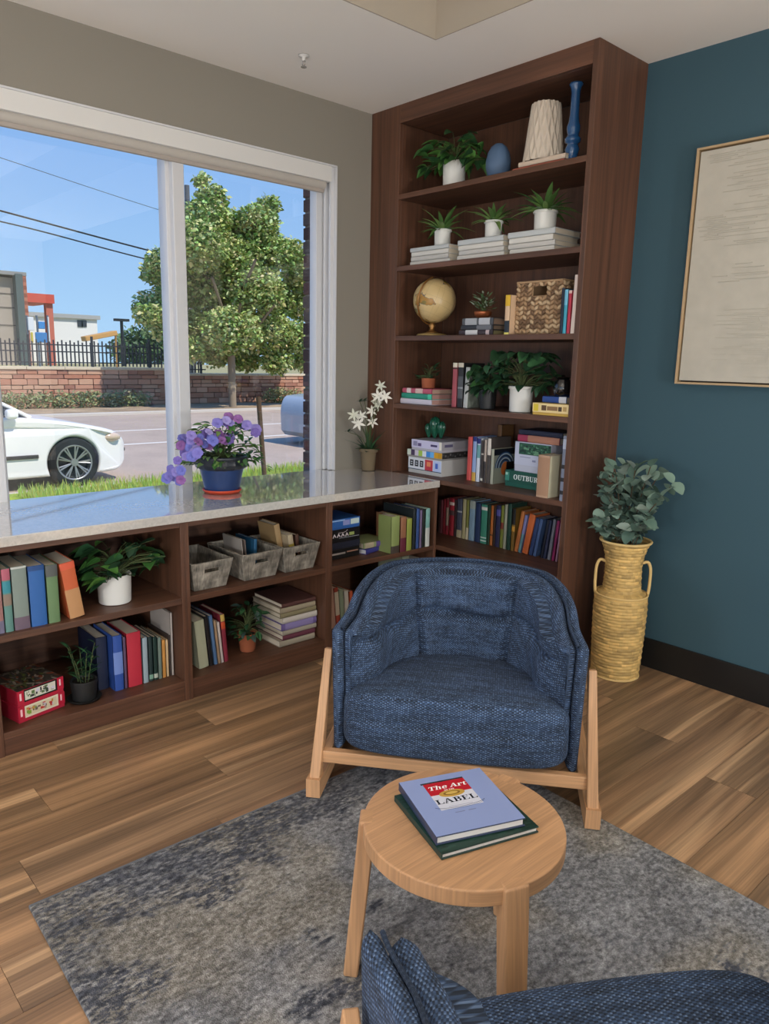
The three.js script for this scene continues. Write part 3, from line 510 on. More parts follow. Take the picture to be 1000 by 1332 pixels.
// counter-level shelf of the tall bookcase
const maskCover = mat('#ffffff', 0.4, { map: canvasTex(256, 300, (g, w, h) => { g.fillStyle = '#8d9384'; g.fillRect(0, 0, w, h); g.fillStyle = '#151b24'; g.fillRect(0, 0, w, h * 0.18); for (let i = 0; i < 7; i++) { g.strokeStyle = ['#2a4a70', '#9fb2bc', '#1c2c44'][i % 3]; g.lineWidth = 13; g.beginPath(); g.ellipse(w * 0.55, h * 0.55, 120 - i * 11, 130 - i * 12, 0, Math.PI, Math.PI * 1.95); g.stroke(); } g.fillStyle = '#b0602c'; g.beginPath(); g.ellipse(w * 0.55, h * 0.58, 46, 60, 0.4, 0, 7); g.fill(); g.fillStyle = '#1a1512'; g.fillRect(w * 0.62, h * 0.4, w * 0.38, h * 0.35); }) });
{
  const d = 0.17, g = 'upright books on the counter-level shelf of the tall bookcase';
  row('tall', SHELF.E, [612, 625], [
    [606.5, 612.5, 568, '#c4504a', 'coral red book'], [613, 618, 568, '#8ea4cc', 'pale blue book', { bands: [[0, 0.2, '#c9a04a'], [0.9, 1, '#1e2a72']] }], [618.4, 623, 570, '#c9d2de', 'white and teal book', { bands: [[0.55, 0.85, '#6aa0a4'], [0.88, 1, '#222c70']] }],
    [624, 627.4, 573, '#3a3230', 'charcoal book', { bands: [[0.66, 0.7, '#b8b0a4'], [0.04, 0.1, '#c9c9c0']] }], [627.8, 631, 572, '#b7a99c', 'beige book', { bands: [[0, 0.5, '#3a3434']] }], [632, 636.6, 569, '#4b4440', 'grey brown book', { bands: [[0.62, 0.98, '#d8d0c4']] }],
    [637, 641, 584, '#a7aa98', 'grey green book', { by: 627, print: maskCover, label: 'thin book whose facing cover shows a blue and orange helmet' }]], d, 'beside the game boxes', 'upright from the left wall', g);
  upBook('tall', tx(649, 600, 0.12), SHELF.E, 0.262, 0.03, 0.295, 0.1, '#6a4a2a', 'tall brown book standing behind the helmet-cover book', g);
}
// grey photo-cover book group on the shelf with the big leafy plants
const photoCover = mat('#ffffff', 0.4, { map: tex(128, 160, (u, v) => { const n = fbm(u * 9, v * 9, 61, 4), k = 90 + 110 * n; return [k * 0.95, k, k * 0.92]; }) });
row('tall', SHELF.D, [598, 530], [
  [587, 593, 472, '#a8525a', 'rose red book', { bands: [[0.9, 1, '#d4ccb8'], [0.86, 0.89, '#3a2a22']] }], [594, 601, 472, '#26272a', 'black book', { bands: [[0.9, 1, '#d0c8b4'], [0.2, 0.7, '#55585c'], [0.42, 0.46, '#c9ccd0']] }],
  [602, 607.5, 478, '#b9bcb8', 'pale grey book', { print: photoCover, lean: -0.05, label: 'pale grey book with a leafy photo cover, beside the black spine' }]], 0.17, 'beside the small terracotta plant', 'upright', 'upright books beside the small terracotta plant');
// books at the end of the globe shelf
row('tall', SHELF.C, [735, 434], [
  [655.2, 661.6, 384, '#d8b896', 'spine', { bands: [[0, 0.05, '#d8cf6a'], [0.05, 0.35, '#1c2530'], [0.72, 1, '#d9b02c']], label: 'slim book with a yellow, beige and black spine beside the woven basket' }],
  [727, 730.8, 375, '#182436', 'dark navy book'], [731, 735.6, 377, '#3f9bb4', 'turquoise book', { bands: [[0.65, 1, '#6fb4d0']] }], [736.2, 740.4, 378, '#b83248', 'cherry red book', { bands: [[0.93, 1, '#d8b8b0']] }], [741.2, 746.6, 358, '#d6c6bc', 'tall cream pink book', { lean: -0.02 }]], 0.17, 'from the woven basket', 'upright', 'books at the right end of the globe shelf');
const tops = {};
// piles on the tall bookcase
{
  const zf = 0.055;
  // top shelf: two books under the pleated vase
  pile('tall', tx(667, 213, D - 0.05), tx(734, 201, D - 0.05), SHELF.A, 0.05, 0.2, [[0.02, '#a85a48', 'terracotta book'], [0.022, '#d8c4b0', 'cream book', 0.9, 0.02]], 'under the pleated vase', 'books under the pleated vase');
  const wb = (n, seedk) => Array.from({ length: n }, (_, i) => [0.021 + 0.006 * hash(i, seedk, 1), ['#cfccc4', '#c4c2bc', '#d6d4cc', '#bfc4c4'][i % 4], ['white book', 'off-white book', 'pale white book', 'cool white book'][i % 4], 1 - 0.08 * hash(i, seedk, 2), 0.012 * (hash(i, seedk, 3) - 0.5)]);
  tops.white = [
    pile('tall', tx(533, 340, D - 0.05), tx(585, 336, D - 0.05), SHELF.B, 0.05, 0.16, wb(4, 1), 'nearest the left wall', 'white book piles'),
    pile('tall', tx(595, 334, D - 0.05), tx(656, 330, D - 0.05), SHELF.B, 0.05, 0.17, wb(4, 2), 'in the middle white pile', 'white book piles'),
    pile('tall', tx(661, 328, D - 0.05), tx(722, 320, D - 0.05), SHELF.B, 0.05, 0.2, wb(4, 3), 'in the white pile by the right panel', 'white book piles')];
  tops.dark = pile('tall', tx(597, 434, D - 0.05), tx(641, 434, D - 0.05), SHELF.C, 0.05, 0.18, [[0.026, '#3a3034', 'dark book', 1, 0, { bands: [[0.1, 0.2, '#c9b8b8'], [0.44, 0.8, '#d0d0d0']], pageC: '#8f8660' }], [0.024, '#2e3136', 'black book', 0.94, 0.006, { bands: [[0.05, 0.5, '#6c6f74']], pageC: '#8d7a68' }], [0.034, '#55585c', 'grey book', 0.9, 0.01, { bands: [[0.1, 0.45, '#b9bcc0'], [0.52, 0.9, '#a4a8ac']], pageC: '#9a8270' }]], 'beside the globe', 'dark book pile');
  tops.pink = pile('tall', tx(521, 527, D - 0.05), tx(561, 529, D - 0.05), SHELF.D, 0.05, 0.18, [[0.03, '#cfcad6', 'pale lilac book', 1, 0, { pageC: '#c2988c' }], [0.03, '#2f8f78', 'emerald book', 0.97, 0.004, { bands: [[0, 0.12, '#4cc4a0']], pageC: '#b98c84' }], [0.027, '#b8566a', 'pink patterned book', 0.94, 0.008, { bands: [[0.3, 0.55, '#d8b8b0'], [0.7, 0.85, '#e0d0cc']], pageC: '#b9a08c' }]], 'under the terracotta pot', 'bright book pile');
  pile('tall', tx(704, 522, D - 0.06), tx(735, 522, D - 0.06), SHELF.D + 0.056, 0.07, 0.16, [[0.03, '#2c4c94', 'blue book', 1, 0, { bands: [[0, 0.3, '#c9ccd4']] }]], 'on the yellow game box', 'books on boxes');
}
// low shelves under the window
row('low', LS, [60, 812], [
  [-5, 7, 741, '#a87c78', 'pink patterned book', { by: 828, bands: [[0, 0.2, '#7c7890'], [0.7, 1, '#b8606a']] }], [7.6, 19, 739, '#5f8a82', 'sea green book', { by: 825, bands: [[0.82, 1, '#b06070'], [0.62, 0.8, '#3a8a98'], [0.42, 0.6, '#8a7a6c']] }], [19.6, 40.5, 736, '#7f8c84', 'grey green thick book', { by: 822, bands: [[0, 0.2, '#6a5a68'], [0.97, 1, '#c0c4bc']] }],
  [41, 63, 735, '#2f62a4', 'royal blue thick book', { by: 817, bands: [[0.92, 1, '#274a80']] }], [63.6, 79.4, 734, '#66835a', 'moss green book', { by: 812, bands: [[0.8, 1, '#565a58']] }], [91, 110.5, 730, '#c05c34', 'orange book', { by: 802, lean: 0.13, bands: [[0, 0.52, '#b8895c'], [0.88, 1, '#d05a3c']], label: 'orange and tan book leaning beside the white potted plant' }]], 0.2, 'from the white-potted plant on the low shelf', 'upright', 'books beside the white potted plant', true);
row('low', LB, [190, 888], [
  [128, 143, 828, '#14203c', 'very dark navy book', { by: 905, in: 0.05 }], [149.6, 162, 826, '#2c4f9c', 'cobalt blue book', { by: 900, bands: [[0.3, 0.7, '#6c86c4']] }], [162.6, 166.5, 828, '#5a4660', 'plum narrow book', { by: 898 }], [167, 186, 822, '#b5283a', 'bright red thick book', { by: 896 }], [187, 194, 829, '#8fa0a8', 'grey blue book', { by: 892 }],
  [194.6, 200, 828, '#1c3030', 'dark teal book', { by: 888, bands: [[0.05, 0.15, '#7aa08c']] }], [200.6, 206, 828, '#15302a', 'dark green book', { by: 886, bands: [[0.05, 0.15, '#b0b8a8']] }], [206.6, 211.5, 829, '#6a7a70', 'grey green book', { by: 884 }], [212, 216.6, 832, '#c48a44', 'amber book', { by: 883 }], [216.8, 220.4, 832, '#d0b48a', 'cream book', { by: 881 }],
  [220.8, 223, 826, '#4a3e3a', 'brown book', { by: 879 }], [223.4, 226.6, 822, '#b8b0a8', 'tall pale grey book', { by: 877, h: 0.28 }]], 0.2, 'from the dark spiky plant on the base shelf', 'upright', 'books on the base shelf beside the dark plant');
row('low', LB, [275, 866], [
  [259, 272, 806, '#b9bda0', 'pale green white book', { by: 869, lean: 0.09 }], [273, 278, 800, '#1e1c1e', 'black book', { by: 866, lean: 0.1 }], [279, 283.4, 799, '#54749c', 'denim blue book', { by: 864, lean: 0.1 }], [284, 287.4, 806, '#a88c70', 'tan book', { by: 863, lean: 0.1 }], [288, 291.4, 808, '#c9bcb4', 'white pink book', { by: 862, lean: 0.1 }], [292, 297.4, 798, '#8a2c3e', 'wine red book', { by: 861, lean: 0.08, bands: [[0.86, 1, '#c4a858'], [0.7, 0.84, '#c8502c']] }]], 0.2, 'from the divider, below the baskets', 'leaning', 'leaning books below the baskets');
row('low', LS, [545, 713], [
  [508, 519, 672, '#8d9c5e', 'sage green book', { by: 718, d: 0.1, bands: [[0, 0.2, '#4a4038']] }], [520, 527.6, 673, '#9a6a4c', 'rust brown book', { by: 716, bands: [[0, 0.4, '#6a2838']] }], [528, 535, 675, '#97a148', 'lime green book', { by: 715 }], [536, 540, 662, '#20282c', 'black narrow book', { by: 714, d: 0.24 }], [540.4, 544.4, 662, '#35528e', 'blue book', { by: 713 }], [545, 548, 664, '#7a6a8c', 'mauve grey book', { by: 712 }], [548.4, 552, 663, '#1c2420', 'dark book', { by: 711 }], [552.4, 558, 662, '#7fb0a8', 'aqua white book', { by: 711, bands: [[0, 0.5, '#c9cdc6']] }]], 0.2, 'from the game boxes under the counter', 'upright', 'books under the counter beside the tall bookcase');
row('low', LB, [445, 814], [
  [431, 437, 763, '#b08a78', 'dusty pink book', { by: 822, lean: 0.1 }], [437.6, 443, 764, '#a6402c', 'brick red book', { by: 820, lean: 0.1, bands: [[0.3, 0.9, '#c9b8a0']] }], [443.6, 449, 766, '#8c9a80', 'grey sage book', { by: 818, lean: 0.1 }], [449.6, 455, 768, '#c9bfae', 'cream book', { by: 816, lean: 0.08 }], [455.6, 460, 769, '#b4502e', 'orange red book', { by: 814, lean: 0.06 }]], 0.2, 'from the divider, base shelf behind the armchair', 'leaning', 'leaning books on the base shelf behind the armchair');
row('low', LB, [545, 790], [
  [521, 530, 724, '#8c9078', 'sage book', { by: 795 }], [530.4, 542.6, 727, '#a89a84', 'sand book', { by: 793 }], [542.8, 546, 732, '#cfc4aa', 'cream book', { by: 791 }], [546.4, 548.8, 734, '#d8ceb4', 'ivory book', { by: 789 }]], 0.2, 'toward the tall bookcase on the corner base shelf', 'upright', 'books on the base shelf in the corner');
{
  const x = DL - 0.06;
  const c0 = ['#8a8470', '#b09a84', '#7c6a9c', '#6a5c8c', '#a8a090', '#7a6a58', '#8c8070', '#5e4440'], w = ['putty grey book', 'tan book', 'purple book', 'violet grey book', 'stone book', 'brown book', 'taupe book', 'maroon brown book'];
  pile('low', lz(366, 830, x), lz(411, 816, x), LB, 0.06, 0.24, [[0.03, '#a39a88', 'stone grey book', 1, 0.01], [0.024, '#6a3848', 'plum book', 0.92, 0], [0.024, '#a8a090', 'pale grey book', 0.96, -0.004], [0.034, '#6e5f98', 'purple book', 1, 0.0, { bands: [[0.1, 0.9, '#8d82b4']] }], [0.03, '#cac4bc', 'white spined book', 0.98, -0.006], [0.024, '#8a8264', 'khaki book', 1.02, 0.004], [0.026, '#a89c84', 'beige book', 1, 0.006], [0.02, '#5c3c38', 'maroon book', 0.96, 0.0]], 'beside the terracotta plant', 'tall pile below the baskets');
  const x2 = DL - 0.1;
  const y1 = pile('low', lz(467, 722, x2), lz(499, 712, x2), LS, 0.09, 0.16, [[0.026, '#3a3c8a', 'indigo book', 0.9, -0.012, { pageC: '#cfd0d0', turn: 0.25 }], [0.03, '#8f9a6a', 'green striped book', 1, -0.02, { bands: [[0.3, 0.5, '#5e4a90'], [0.6, 0.95, '#b0a48a']] }]], 'beside the black game boxes', 'small pile under the counter');
}

// ---------------------------------------------------------------- boxes
function giftBox(name, label, p, turn, w, h, d, side, prints = {}, group, category = 'box') {   // body and lid; origin at base centre
  const o = thing(name, label, category, p, turn, group), k = 0.0014;
  obj('base', bb(-w / 2 + k, w / 2 - k, 0, h * 0.4, -d / 2 + k, d / 2 - k, { r: 0.001 }), side, o);
  obj('lid', bb(-w / 2, w / 2, h * 0.22, h, -d / 2, d / 2, { r: 0.0012 }), side, o);
  const y0 = h * 0.22;
  if (prints.front) { const q = new THREE.PlaneGeometry(w - 0.002, h - y0 - 0.002); q.translate(0, (h + y0) / 2, d / 2 + 0.0005); obj('front_print', q, prints.front, o); }
  if (prints.right) { const q = new THREE.PlaneGeometry(d - 0.002, h - y0 - 0.002); q.rotateY(Math.PI / 2); q.translate(w / 2 + 0.0005, (h + y0) / 2, 0); obj('side_print', q, prints.right, o); }
  if (prints.top) { const q = new THREE.PlaneGeometry(w - 0.002, d - 0.002); q.rotateX(-Math.PI / 2); q.translate(0, h + 0.0005, 0); obj('top_print', q, prints.top, o); }
  return o;
}
const cm = (w, h, draw, r = 0.4) => mat('#ffffff', r, { map: canvasTex(w, h, draw) });
{
  // three game boxes at the left end of the counter-level shelf
  const c = onY(573, 621, SHELF.E), xr = c.x, zf = Math.min(c.z, D - 0.004), xl = onZ(530, 612, zf).x, w = xr - xl, dep = 0.28;
  const gb = (n, label, dx, y, ww, h, col, front, right) => giftBox('game_box', label, [xr - ww / 2 + dx, y, zf - dep / 2 - 0.004], 0, ww, h, dep, mat(col, 0.5), { front, right }, 'game boxes under the green cactus');
  const blk = (g, cs, y0, y1, w) => { const s = w / cs.length; cs.forEach((c, i) => { g.fillStyle = c; g.fillRect(i * s, y0, s + 1, y1 - y0); }); };
  let y = SHELF.E + 0.0005;
  gb(0, 'white game box with red and black panels, bottom of the stack under the cactus', 0, y, w, 0.088, '#b9b9b6', cm(512, 160, (g, W, h) => { g.fillStyle = '#d8dce2'; g.fillRect(0, 0, W, h); for (let i = 0; i < 3; i++) { g.fillStyle = '#23282c'; g.fillRect(26 + i * 78, 34, 56, 84); g.fillStyle = '#d8dce2'; g.fillRect(40 + i * 78, 56, 26, 12); g.fillRect(40 + i * 78, 84, 26, 12); } g.fillStyle = '#c23a44'; g.fillRect(262, 8, 120, 144); g.fillStyle = '#e08a5a'; g.fillRect(290, 36, 60, 60); g.fillStyle = '#b8c8ea'; g.fillRect(390, 8, 116, 144); g.fillStyle = '#4a6ac0'; g.fillRect(420, 40, 40, 70); g.fillStyle = '#23405c'; g.fillRect(0, 150, W, 10); })); y += 0.0885;
  gb(1, 'narrow game box with yellow and blue squares, middle of the stack under the cactus', 0.002, y, w * 1.05, 0.042, '#8f8f8c', cm(512, 90, (g, W, h) => blk(g, ['#cfdccc', '#4a3a58', '#cfc8d4', '#a8c850', '#dfe6ee', '#3f8ad8', '#68b0e8', '#d8a018', '#c89418'], 0, h, W)), cm(256, 64, (g, W, h) => { g.fillStyle = '#2c2c2c'; g.fillRect(0, 0, W, h); for (let i = 0; i < 14; i++) { g.fillStyle = ['#4c4c4c', '#707070'][i % 2]; g.fillRect(i * 18, 10 + (i % 3) * 12, 12, 22); } })); y += 0.0425;
  gb(2, 'white lavender game box, topmost of the stack under the cactus', -0.004, y, w * 0.9, 0.058, '#b4b2ba', cm(512, 150, (g, W, h) => { g.fillStyle = '#c9c6e0'; g.fillRect(0, 0, W, h); g.fillStyle = '#8a86a8'; g.fillRect(30, 30, 70, 90); g.fillStyle = '#5a4a78'; g.fillRect(110, 60, 60, 60); g.fillStyle = '#3c3060'; g.fillRect(330, 60, 110, 40); g.fillStyle = '#e0dccc'; g.fillRect(470, 0, 42, h); }), cm(256, 64, (g, W, h) => { g.fillStyle = '#a9a9b0'; g.fillRect(0, 0, W, h); g.fillStyle = '#5c5878'; g.fillRect(20, 20, 60, 22); })); y += 0.0585;
  // green glass cactus on top
  const ct = thing('cactus_figure', 'dark green ribbed glass cactus standing on the stacked game boxes', 'ornament', [tx(565, 578, zf - 0.13), y, zf - 0.13]);
  const cg = phys('#1f5a44', 0.18, { clearcoat: 0.6 });
  const arm = (r, h, x, z, tilt) => { const g = grid(40, 18, (u, v) => { const a = u * Math.PI * 2, pr = Math.pow(Math.sin(Math.min(1, v * 1.0) * Math.PI * 0.5 + 0.0), 0.5) * (v > 0.55 ? Math.sqrt(Math.max(0, 1 - Math.pow((v - 0.55) / 0.45, 2))) : 0.8 + 0.2 * v / 0.55), R = r * Math.max(0.02, pr) * (1 + 0.1 * Math.cos(a * 9)); return V(Math.cos(a) * R, v * h, Math.sin(a) * R); }); g.rotateZ(tilt); g.translate(x, 0, z); return g; };
  obj('stem', arm(0.034, 0.125, 0, 0, 0), cg, ct); obj('arm', arm(0.022, 0.085, -0.042, 0.005, 0.08), cg, ct); obj('arm', arm(0.024, 0.10, 0.044, -0.004, -0.06), cg, ct);
  // right-hand group: green word game, puzzle box, books
  const z2 = D - 0.15, xa = tx(656, 632, z2), wO = 0.27;
  let y2 = SHELF.E + 0.0005;
  giftBox('game_box', 'dark green party game box with white lettering under the puzzle box', [xa + wO / 2, y2, z2 - 0.108], 0, wO, 0.082, 0.215, mat('#1f5a4c', 0.45), { front: cm(768, 200, (g, W, h) => { g.fillStyle = '#1d5346'; g.fillRect(0, 0, W, h); g.fillStyle = '#3f8a78'; g.fillRect(0, 30, 76, h - 60); g.fillStyle = '#9fc8b8'; g.fillRect(6, 40, 40, 40); g.fillStyle = '#f0f4f0'; g.font = 'bold 112px serif'; g.textAlign = 'left'; g.save(); g.translate(150, 138); g.scale(0.9, 1); g.fillText('OUTBURST', 0, 0); g.restore(); }) }, 'boxes by the right panel'); y2 += 0.0825;
  giftBox('puzzle_box', 'white puzzle box with a forest picture on the green game box', [xa + 0.05 + 0.11, y2, z2 - 0.106], 0, 0.22, 0.15, 0.2, mat('#c4c8d8', 0.45), { front: cm(400, 300, (g, W, h) => { g.fillStyle = '#c9cfe4'; g.fillRect(0, 0, W, h); g.fillStyle = '#2c5a44'; g.fillRect(46, 10, W, 150); for (let i = 0; i < 60; i++) { g.fillStyle = ['#1e4434', '#4c8060', '#6fa07c', '#16302a'][i % 4]; g.fillRect(50 + rnd() * 330, 12 + rnd() * 120, 14 + rnd() * 26, 10 + rnd() * 22); } g.fillStyle = '#8d94b4'; g.fillRect(60, 190, 120, 10); g.fillRect(200, 220, 40, 26); }) }, 'boxes by the right panel'); y2 += 0.1505;
  flatBook([xa + 0.18, y2, z2 - 0.02], 0, 0.25, 0.17, 0.034, '#a83a58', 'red book lying on the puzzle box', 'books on the puzzle box', { bands: [[0, 0.75, '#b9826a']] }); y2 += 0.0345;
  flatBook([xa + 0.19, y2, z2 - 0.02], 0, 0.26, 0.17, 0.026, '#262c44', 'navy book lying topmost above the puzzle box', 'books on the puzzle box', {});
  const zb = D - 0.012, xb = tx(697, 647, zb), xc = tx(712, 649, zb);
  upBook('tall', (xb + xc) / 2, SHELF.E, 0.012, xc - xb, onZ(704, 592, zb).y - SHELF.E, 0.125, '#b8977c', 'thick upright book with a mottled tan spine in front of the green game box', 'upright books by the right panel', { pageC: '#d8d4b8', bands: [[0.05, 0.95, '#a98468']], print: mat('#ffffff', 0.6, { map: tex(64, 64, (u) => u < 0.62 ? [206, 200, 170] : [168, 146, 120]) }) });
  upBook('tall', RXI - 0.014, SHELF.E, 0.01, 0.018, 0.30, 0.17, '#7d8496', 'grey patterned book pressed against the right panel', 'upright books by the right panel', { bands: [[0.1, 0.16, '#2c2c30'], [0.3, 0.36, '#2c2c30'], [0.5, 0.56, '#2c2c30'], [0.8, 0.95, '#b4bccc']] });
  // yellow box on the leafy shelf
  const zy = D - 0.012, x0 = tx(692, 538, zy), x1 = tx(739, 540, zy);
  giftBox('game_box', 'flat yellow and cream game box below the blue book', [(x0 + x1) / 2, SHELF.D + 0.0005, zy - 0.09], 0, x1 - x0, 0.055, 0.18, mat('#c4a04a', 0.5), { front: cm(512, 120, (g, W, h) => { g.fillStyle = '#e6cf96'; g.fillRect(0, 0, W, h); g.fillStyle = '#d8c038'; g.fillRect(14, 12, 70, 96); g.fillStyle = '#5c4226'; g.fillRect(130, 24, 70, 70); g.fillStyle = '#8a6a44'; g.fillRect(210, 34, 150, 56); g.fillStyle = '#4a3420'; g.fillRect(370, 34, 50, 60); g.fillStyle = '#b8985c'; g.fillRect(436, 30, 50, 60); }) }, 'boxes by the right panel');
  // stacked boxes under the counter
  const xs = DL - 0.09, za = lz(431, 715, xs), zc = lz(468, 705, xs); let yb = LS + 0.0005; const zq = 1.108, zm = (zq + zc) / 2, wz = zq - zc;
  const low = (label, h, col, dk, front) => { giftBox('game_box', label, [xs - 0.1, yb, zm], Math.PI / 2, wz * dk, h, 0.2, mat(col, 0.45), { front }, 'dark boxes stacked under the counter'); yb += h + 0.0005; };
  low('white banded black game box, bottom of the stack under the counter', 0.05, '#22201f', 0.98, cm(256, 64, (g, W, h) => { g.fillStyle = '#1c1a1a'; g.fillRect(0, 0, W, h); g.fillStyle = '#a89c94'; g.fillRect(0, 30, W * 0.62, 16); g.fillStyle = '#b88a74'; g.fillRect(W * 0.66, 26, W * 0.3, 12); }));
  low('dark navy game box, second in the stack under the counter', 0.034, '#232636', 1, null);
  low('black game box with white and green lettering, third in the stack under the counter', 0.066, '#131216', 1, cm(512, 150, (g, W, h) => { g.fillStyle = '#121014'; g.fillRect(0, 0, W, h); g.strokeStyle = '#b8a8ac'; g.lineWidth = 8; g.beginPath(); g.moveTo(220, 50); g.quadraticCurveTo(330, 60, 340, 14); g.stroke(); g.strokeStyle = '#d6ccd0'; g.lineWidth = 13; g.beginPath(); for (const [x] of [[150], [205], [260], [315]]) { g.moveTo(x, 118); g.lineTo(x + 18, 70); g.lineTo(x + 38, 112); } g.stroke(); g.fillStyle = '#98a860'; g.fillRect(366, 62, 66, 48); g.fillStyle = '#9aa0a8'; g.fillRect(230, 128, 270, 8); }));
  low('blue and white game box, topmost of the stack under the counter', 0.052, '#2c5a9c', 0.98, cm(256, 80, (g, W, h) => { g.fillStyle = '#2f62a8'; g.fillRect(0, 0, W, h); g.fillStyle = '#9fc0e4'; g.fillRect(0, 8, W * 0.6, 12); g.fillStyle = '#8d94c8'; g.fillRect(W * 0.55, 16, W * 0.18, 54); g.fillStyle = '#c4d4cc'; g.fillRect(W * 0.75, 12, W * 0.23, 56); }));
  // two red boxes on the base shelf
  const f0 = onY(16, 948, LB), f1 = onY(76, 924, LB), wR = f0.distanceTo(f1) * 1.02, tR = Math.atan2(-(f1.z - f0.z), f1.x - f0.x), ins = V(Math.sin(tR), 0, Math.cos(tR)), mid = f0.clone().add(f1).multiplyScalar(0.5).addScaledVector(ins, -0.115).add(V(-0.005, 0, -0.035));
  const pr = (a) => cm(512, 110, (g, W, h) => { g.fillStyle = '#b8203a'; g.fillRect(0, 0, W, h); g.fillStyle = a ? '#1c1a18' : '#e0d8c0'; g.fillRect(66, 0, W - 140, h); g.fillStyle = a ? '#d0cfc0' : '#d4c8a8'; g.fillRect(76, 14, W - 170, h - 28); const cs = a ? ['#5c7a4a', '#3c4838', '#8a9a7c', '#c8c4d4', '#2c2830'] : ['#c4bcd0', '#c0343a', '#7fa03c', '#c08a3c', '#b83a30', '#9a8a78', '#6c5c50']; for (let i = 0; i < 30; i++) { g.fillStyle = cs[i % cs.length]; g.fillRect(84 + rnd() * 300, 20 + rnd() * 50, 10 + rnd() * 26, 8 + rnd() * 26); } g.fillStyle = '#f0c8cc'; g.fillRect(18, 20, 22, 66); g.fillRect(W - 50, 16, 18, 60); });
  const rbx = mat('#b4243c', 0.45);
  giftBox('puzzle_box', 'red puzzle box with a cream fruit strip, lower of the two on the base shelf', [mid.x, LB + 0.0005, mid.z], tR, wR, 0.062, 0.2, rbx, { front: pr(false) }, 'red puzzle boxes');
  giftBox('puzzle_box', 'red puzzle box with a dark jungle picture lid, upper of the two', [mid.x, LB + 0.063, mid.z], tR, wR * 0.99, 0.062, 0.2, rbx, { front: pr(true), top: cm(320, 200, (g, W, h) => { g.fillStyle = '#3a3630'; g.fillRect(0, 0, W, h); for (let i = 0; i < 150; i++) { g.fillStyle = ['#6a6456', '#8a8274', '#55602e', '#22201c', '#7c3a22', '#4c4a48'][i % 6]; g.beginPath(); g.ellipse(rnd() * W, rnd() * h, 4 + rnd() * 22, 3 + rnd() * 8, rnd() * 3, 0, 7); g.fill(); } }) }, 'red puzzle boxes');
}

// ---------------------------------------------------------------- plants and pots
function leafG(len, wid, { fold = 0.18, curl = 0.25, n = 5, peak = 0.4, tip = 1.1 } = {}) {   // base at origin, grows along +z, faces +y
  return grid(2, n, (u, v) => { const w = wid * Math.pow(Math.sin(Math.PI * Math.pow(v * 0.97 + 0.015, Math.log(0.5) / Math.log(peak))), 1 / tip), x = (u - 0.5) * w; return V(x, Math.abs(x) * fold * 2 - curl * len * v * v, v * len * (1 - 0.15 * curl * v)); });
}
const LEAF = { heart: [leafG(0.075, 0.055, { peak: 0.33 }), leafG(0.06, 0.046, { peak: 0.33, curl: 0.4 }), leafG(0.09, 0.06, { peak: 0.35, curl: 0.15 })], strap: [leafG(0.15, 0.03, { curl: 0.5, n: 7, peak: 0.45 }), leafG(0.12, 0.026, { curl: 0.35, n: 7 })], spike: [leafG(0.05, 0.009, { curl: 0.1, n: 3 }), leafG(0.04, 0.008, { curl: 0.3, n: 3 })], round: [leafG(0.05, 0.044, { peak: 0.5, tip: 2, curl: 0.15 }), leafG(0.038, 0.034, { peak: 0.5, tip: 2, curl: 0.1 }), leafG(0.056, 0.04, { peak: 0.48, tip: 1.8, curl: 0.25 })], blade: [leafG(0.2, 0.014, { curl: 0.25, n: 7 }), leafG(0.16, 0.012, { curl: 0.1, n: 7 })], oval: [leafG(0.04, 0.022, { curl: 0.2 }), leafG(0.032, 0.018, { curl: 0.3 })], frond: [leafG(0.045, 0.014, { curl: 0.2, n: 4 })], fat: [leafG(0.035, 0.016, { curl: -0.2, n: 4 })] };
const Xa = V(), Ya = V(), Mx = new THREE.Matrix4();
function orient(m, pos, dir, roll = 0) { const z = dir.clone().normalize(); Xa.set(0, 1, 0).cross(z); if (Xa.lengthSq() < 1e-4) Xa.set(1, 0, 0); Xa.normalize(); Ya.copy(z).cross(Xa); Mx.makeBasis(Xa, Ya, z); m.quaternion.setFromRotationMatrix(Mx); m.rotateZ(roll); m.position.copy(pos); return m; }
function pot(o, r, h, material, { taper = 0.9, rim = 0, soilY = 0.88 } = {}) {
  const rb = r * taper, pr = [[0, 0], [rb - 0.004, 0], [rb, 0.004]];
  if (rim) pr.push([lerp(rb, r, 0.75) - 0.003, h - rim - 0.001], [r, h - rim], [r + 0.002, h - rim + 0.002]);
  pr.push([r, h - 0.002], [r - 0.002, h], [r - 0.006, h - 0.001], [r - 0.008, h * soilY - 0.004]);
  const pm = obj('pot', lathe(pr, 36), material, o);
  obj('soil', lathe([[0, h * soilY], [r - 0.008, h * soilY - 0.002], [r - 0.009, h * soilY - 0.006], [0, h * soilY - 0.006]], 24), soil, pm);
  o.position.y += 0.0006;
  return h * soilY;
}
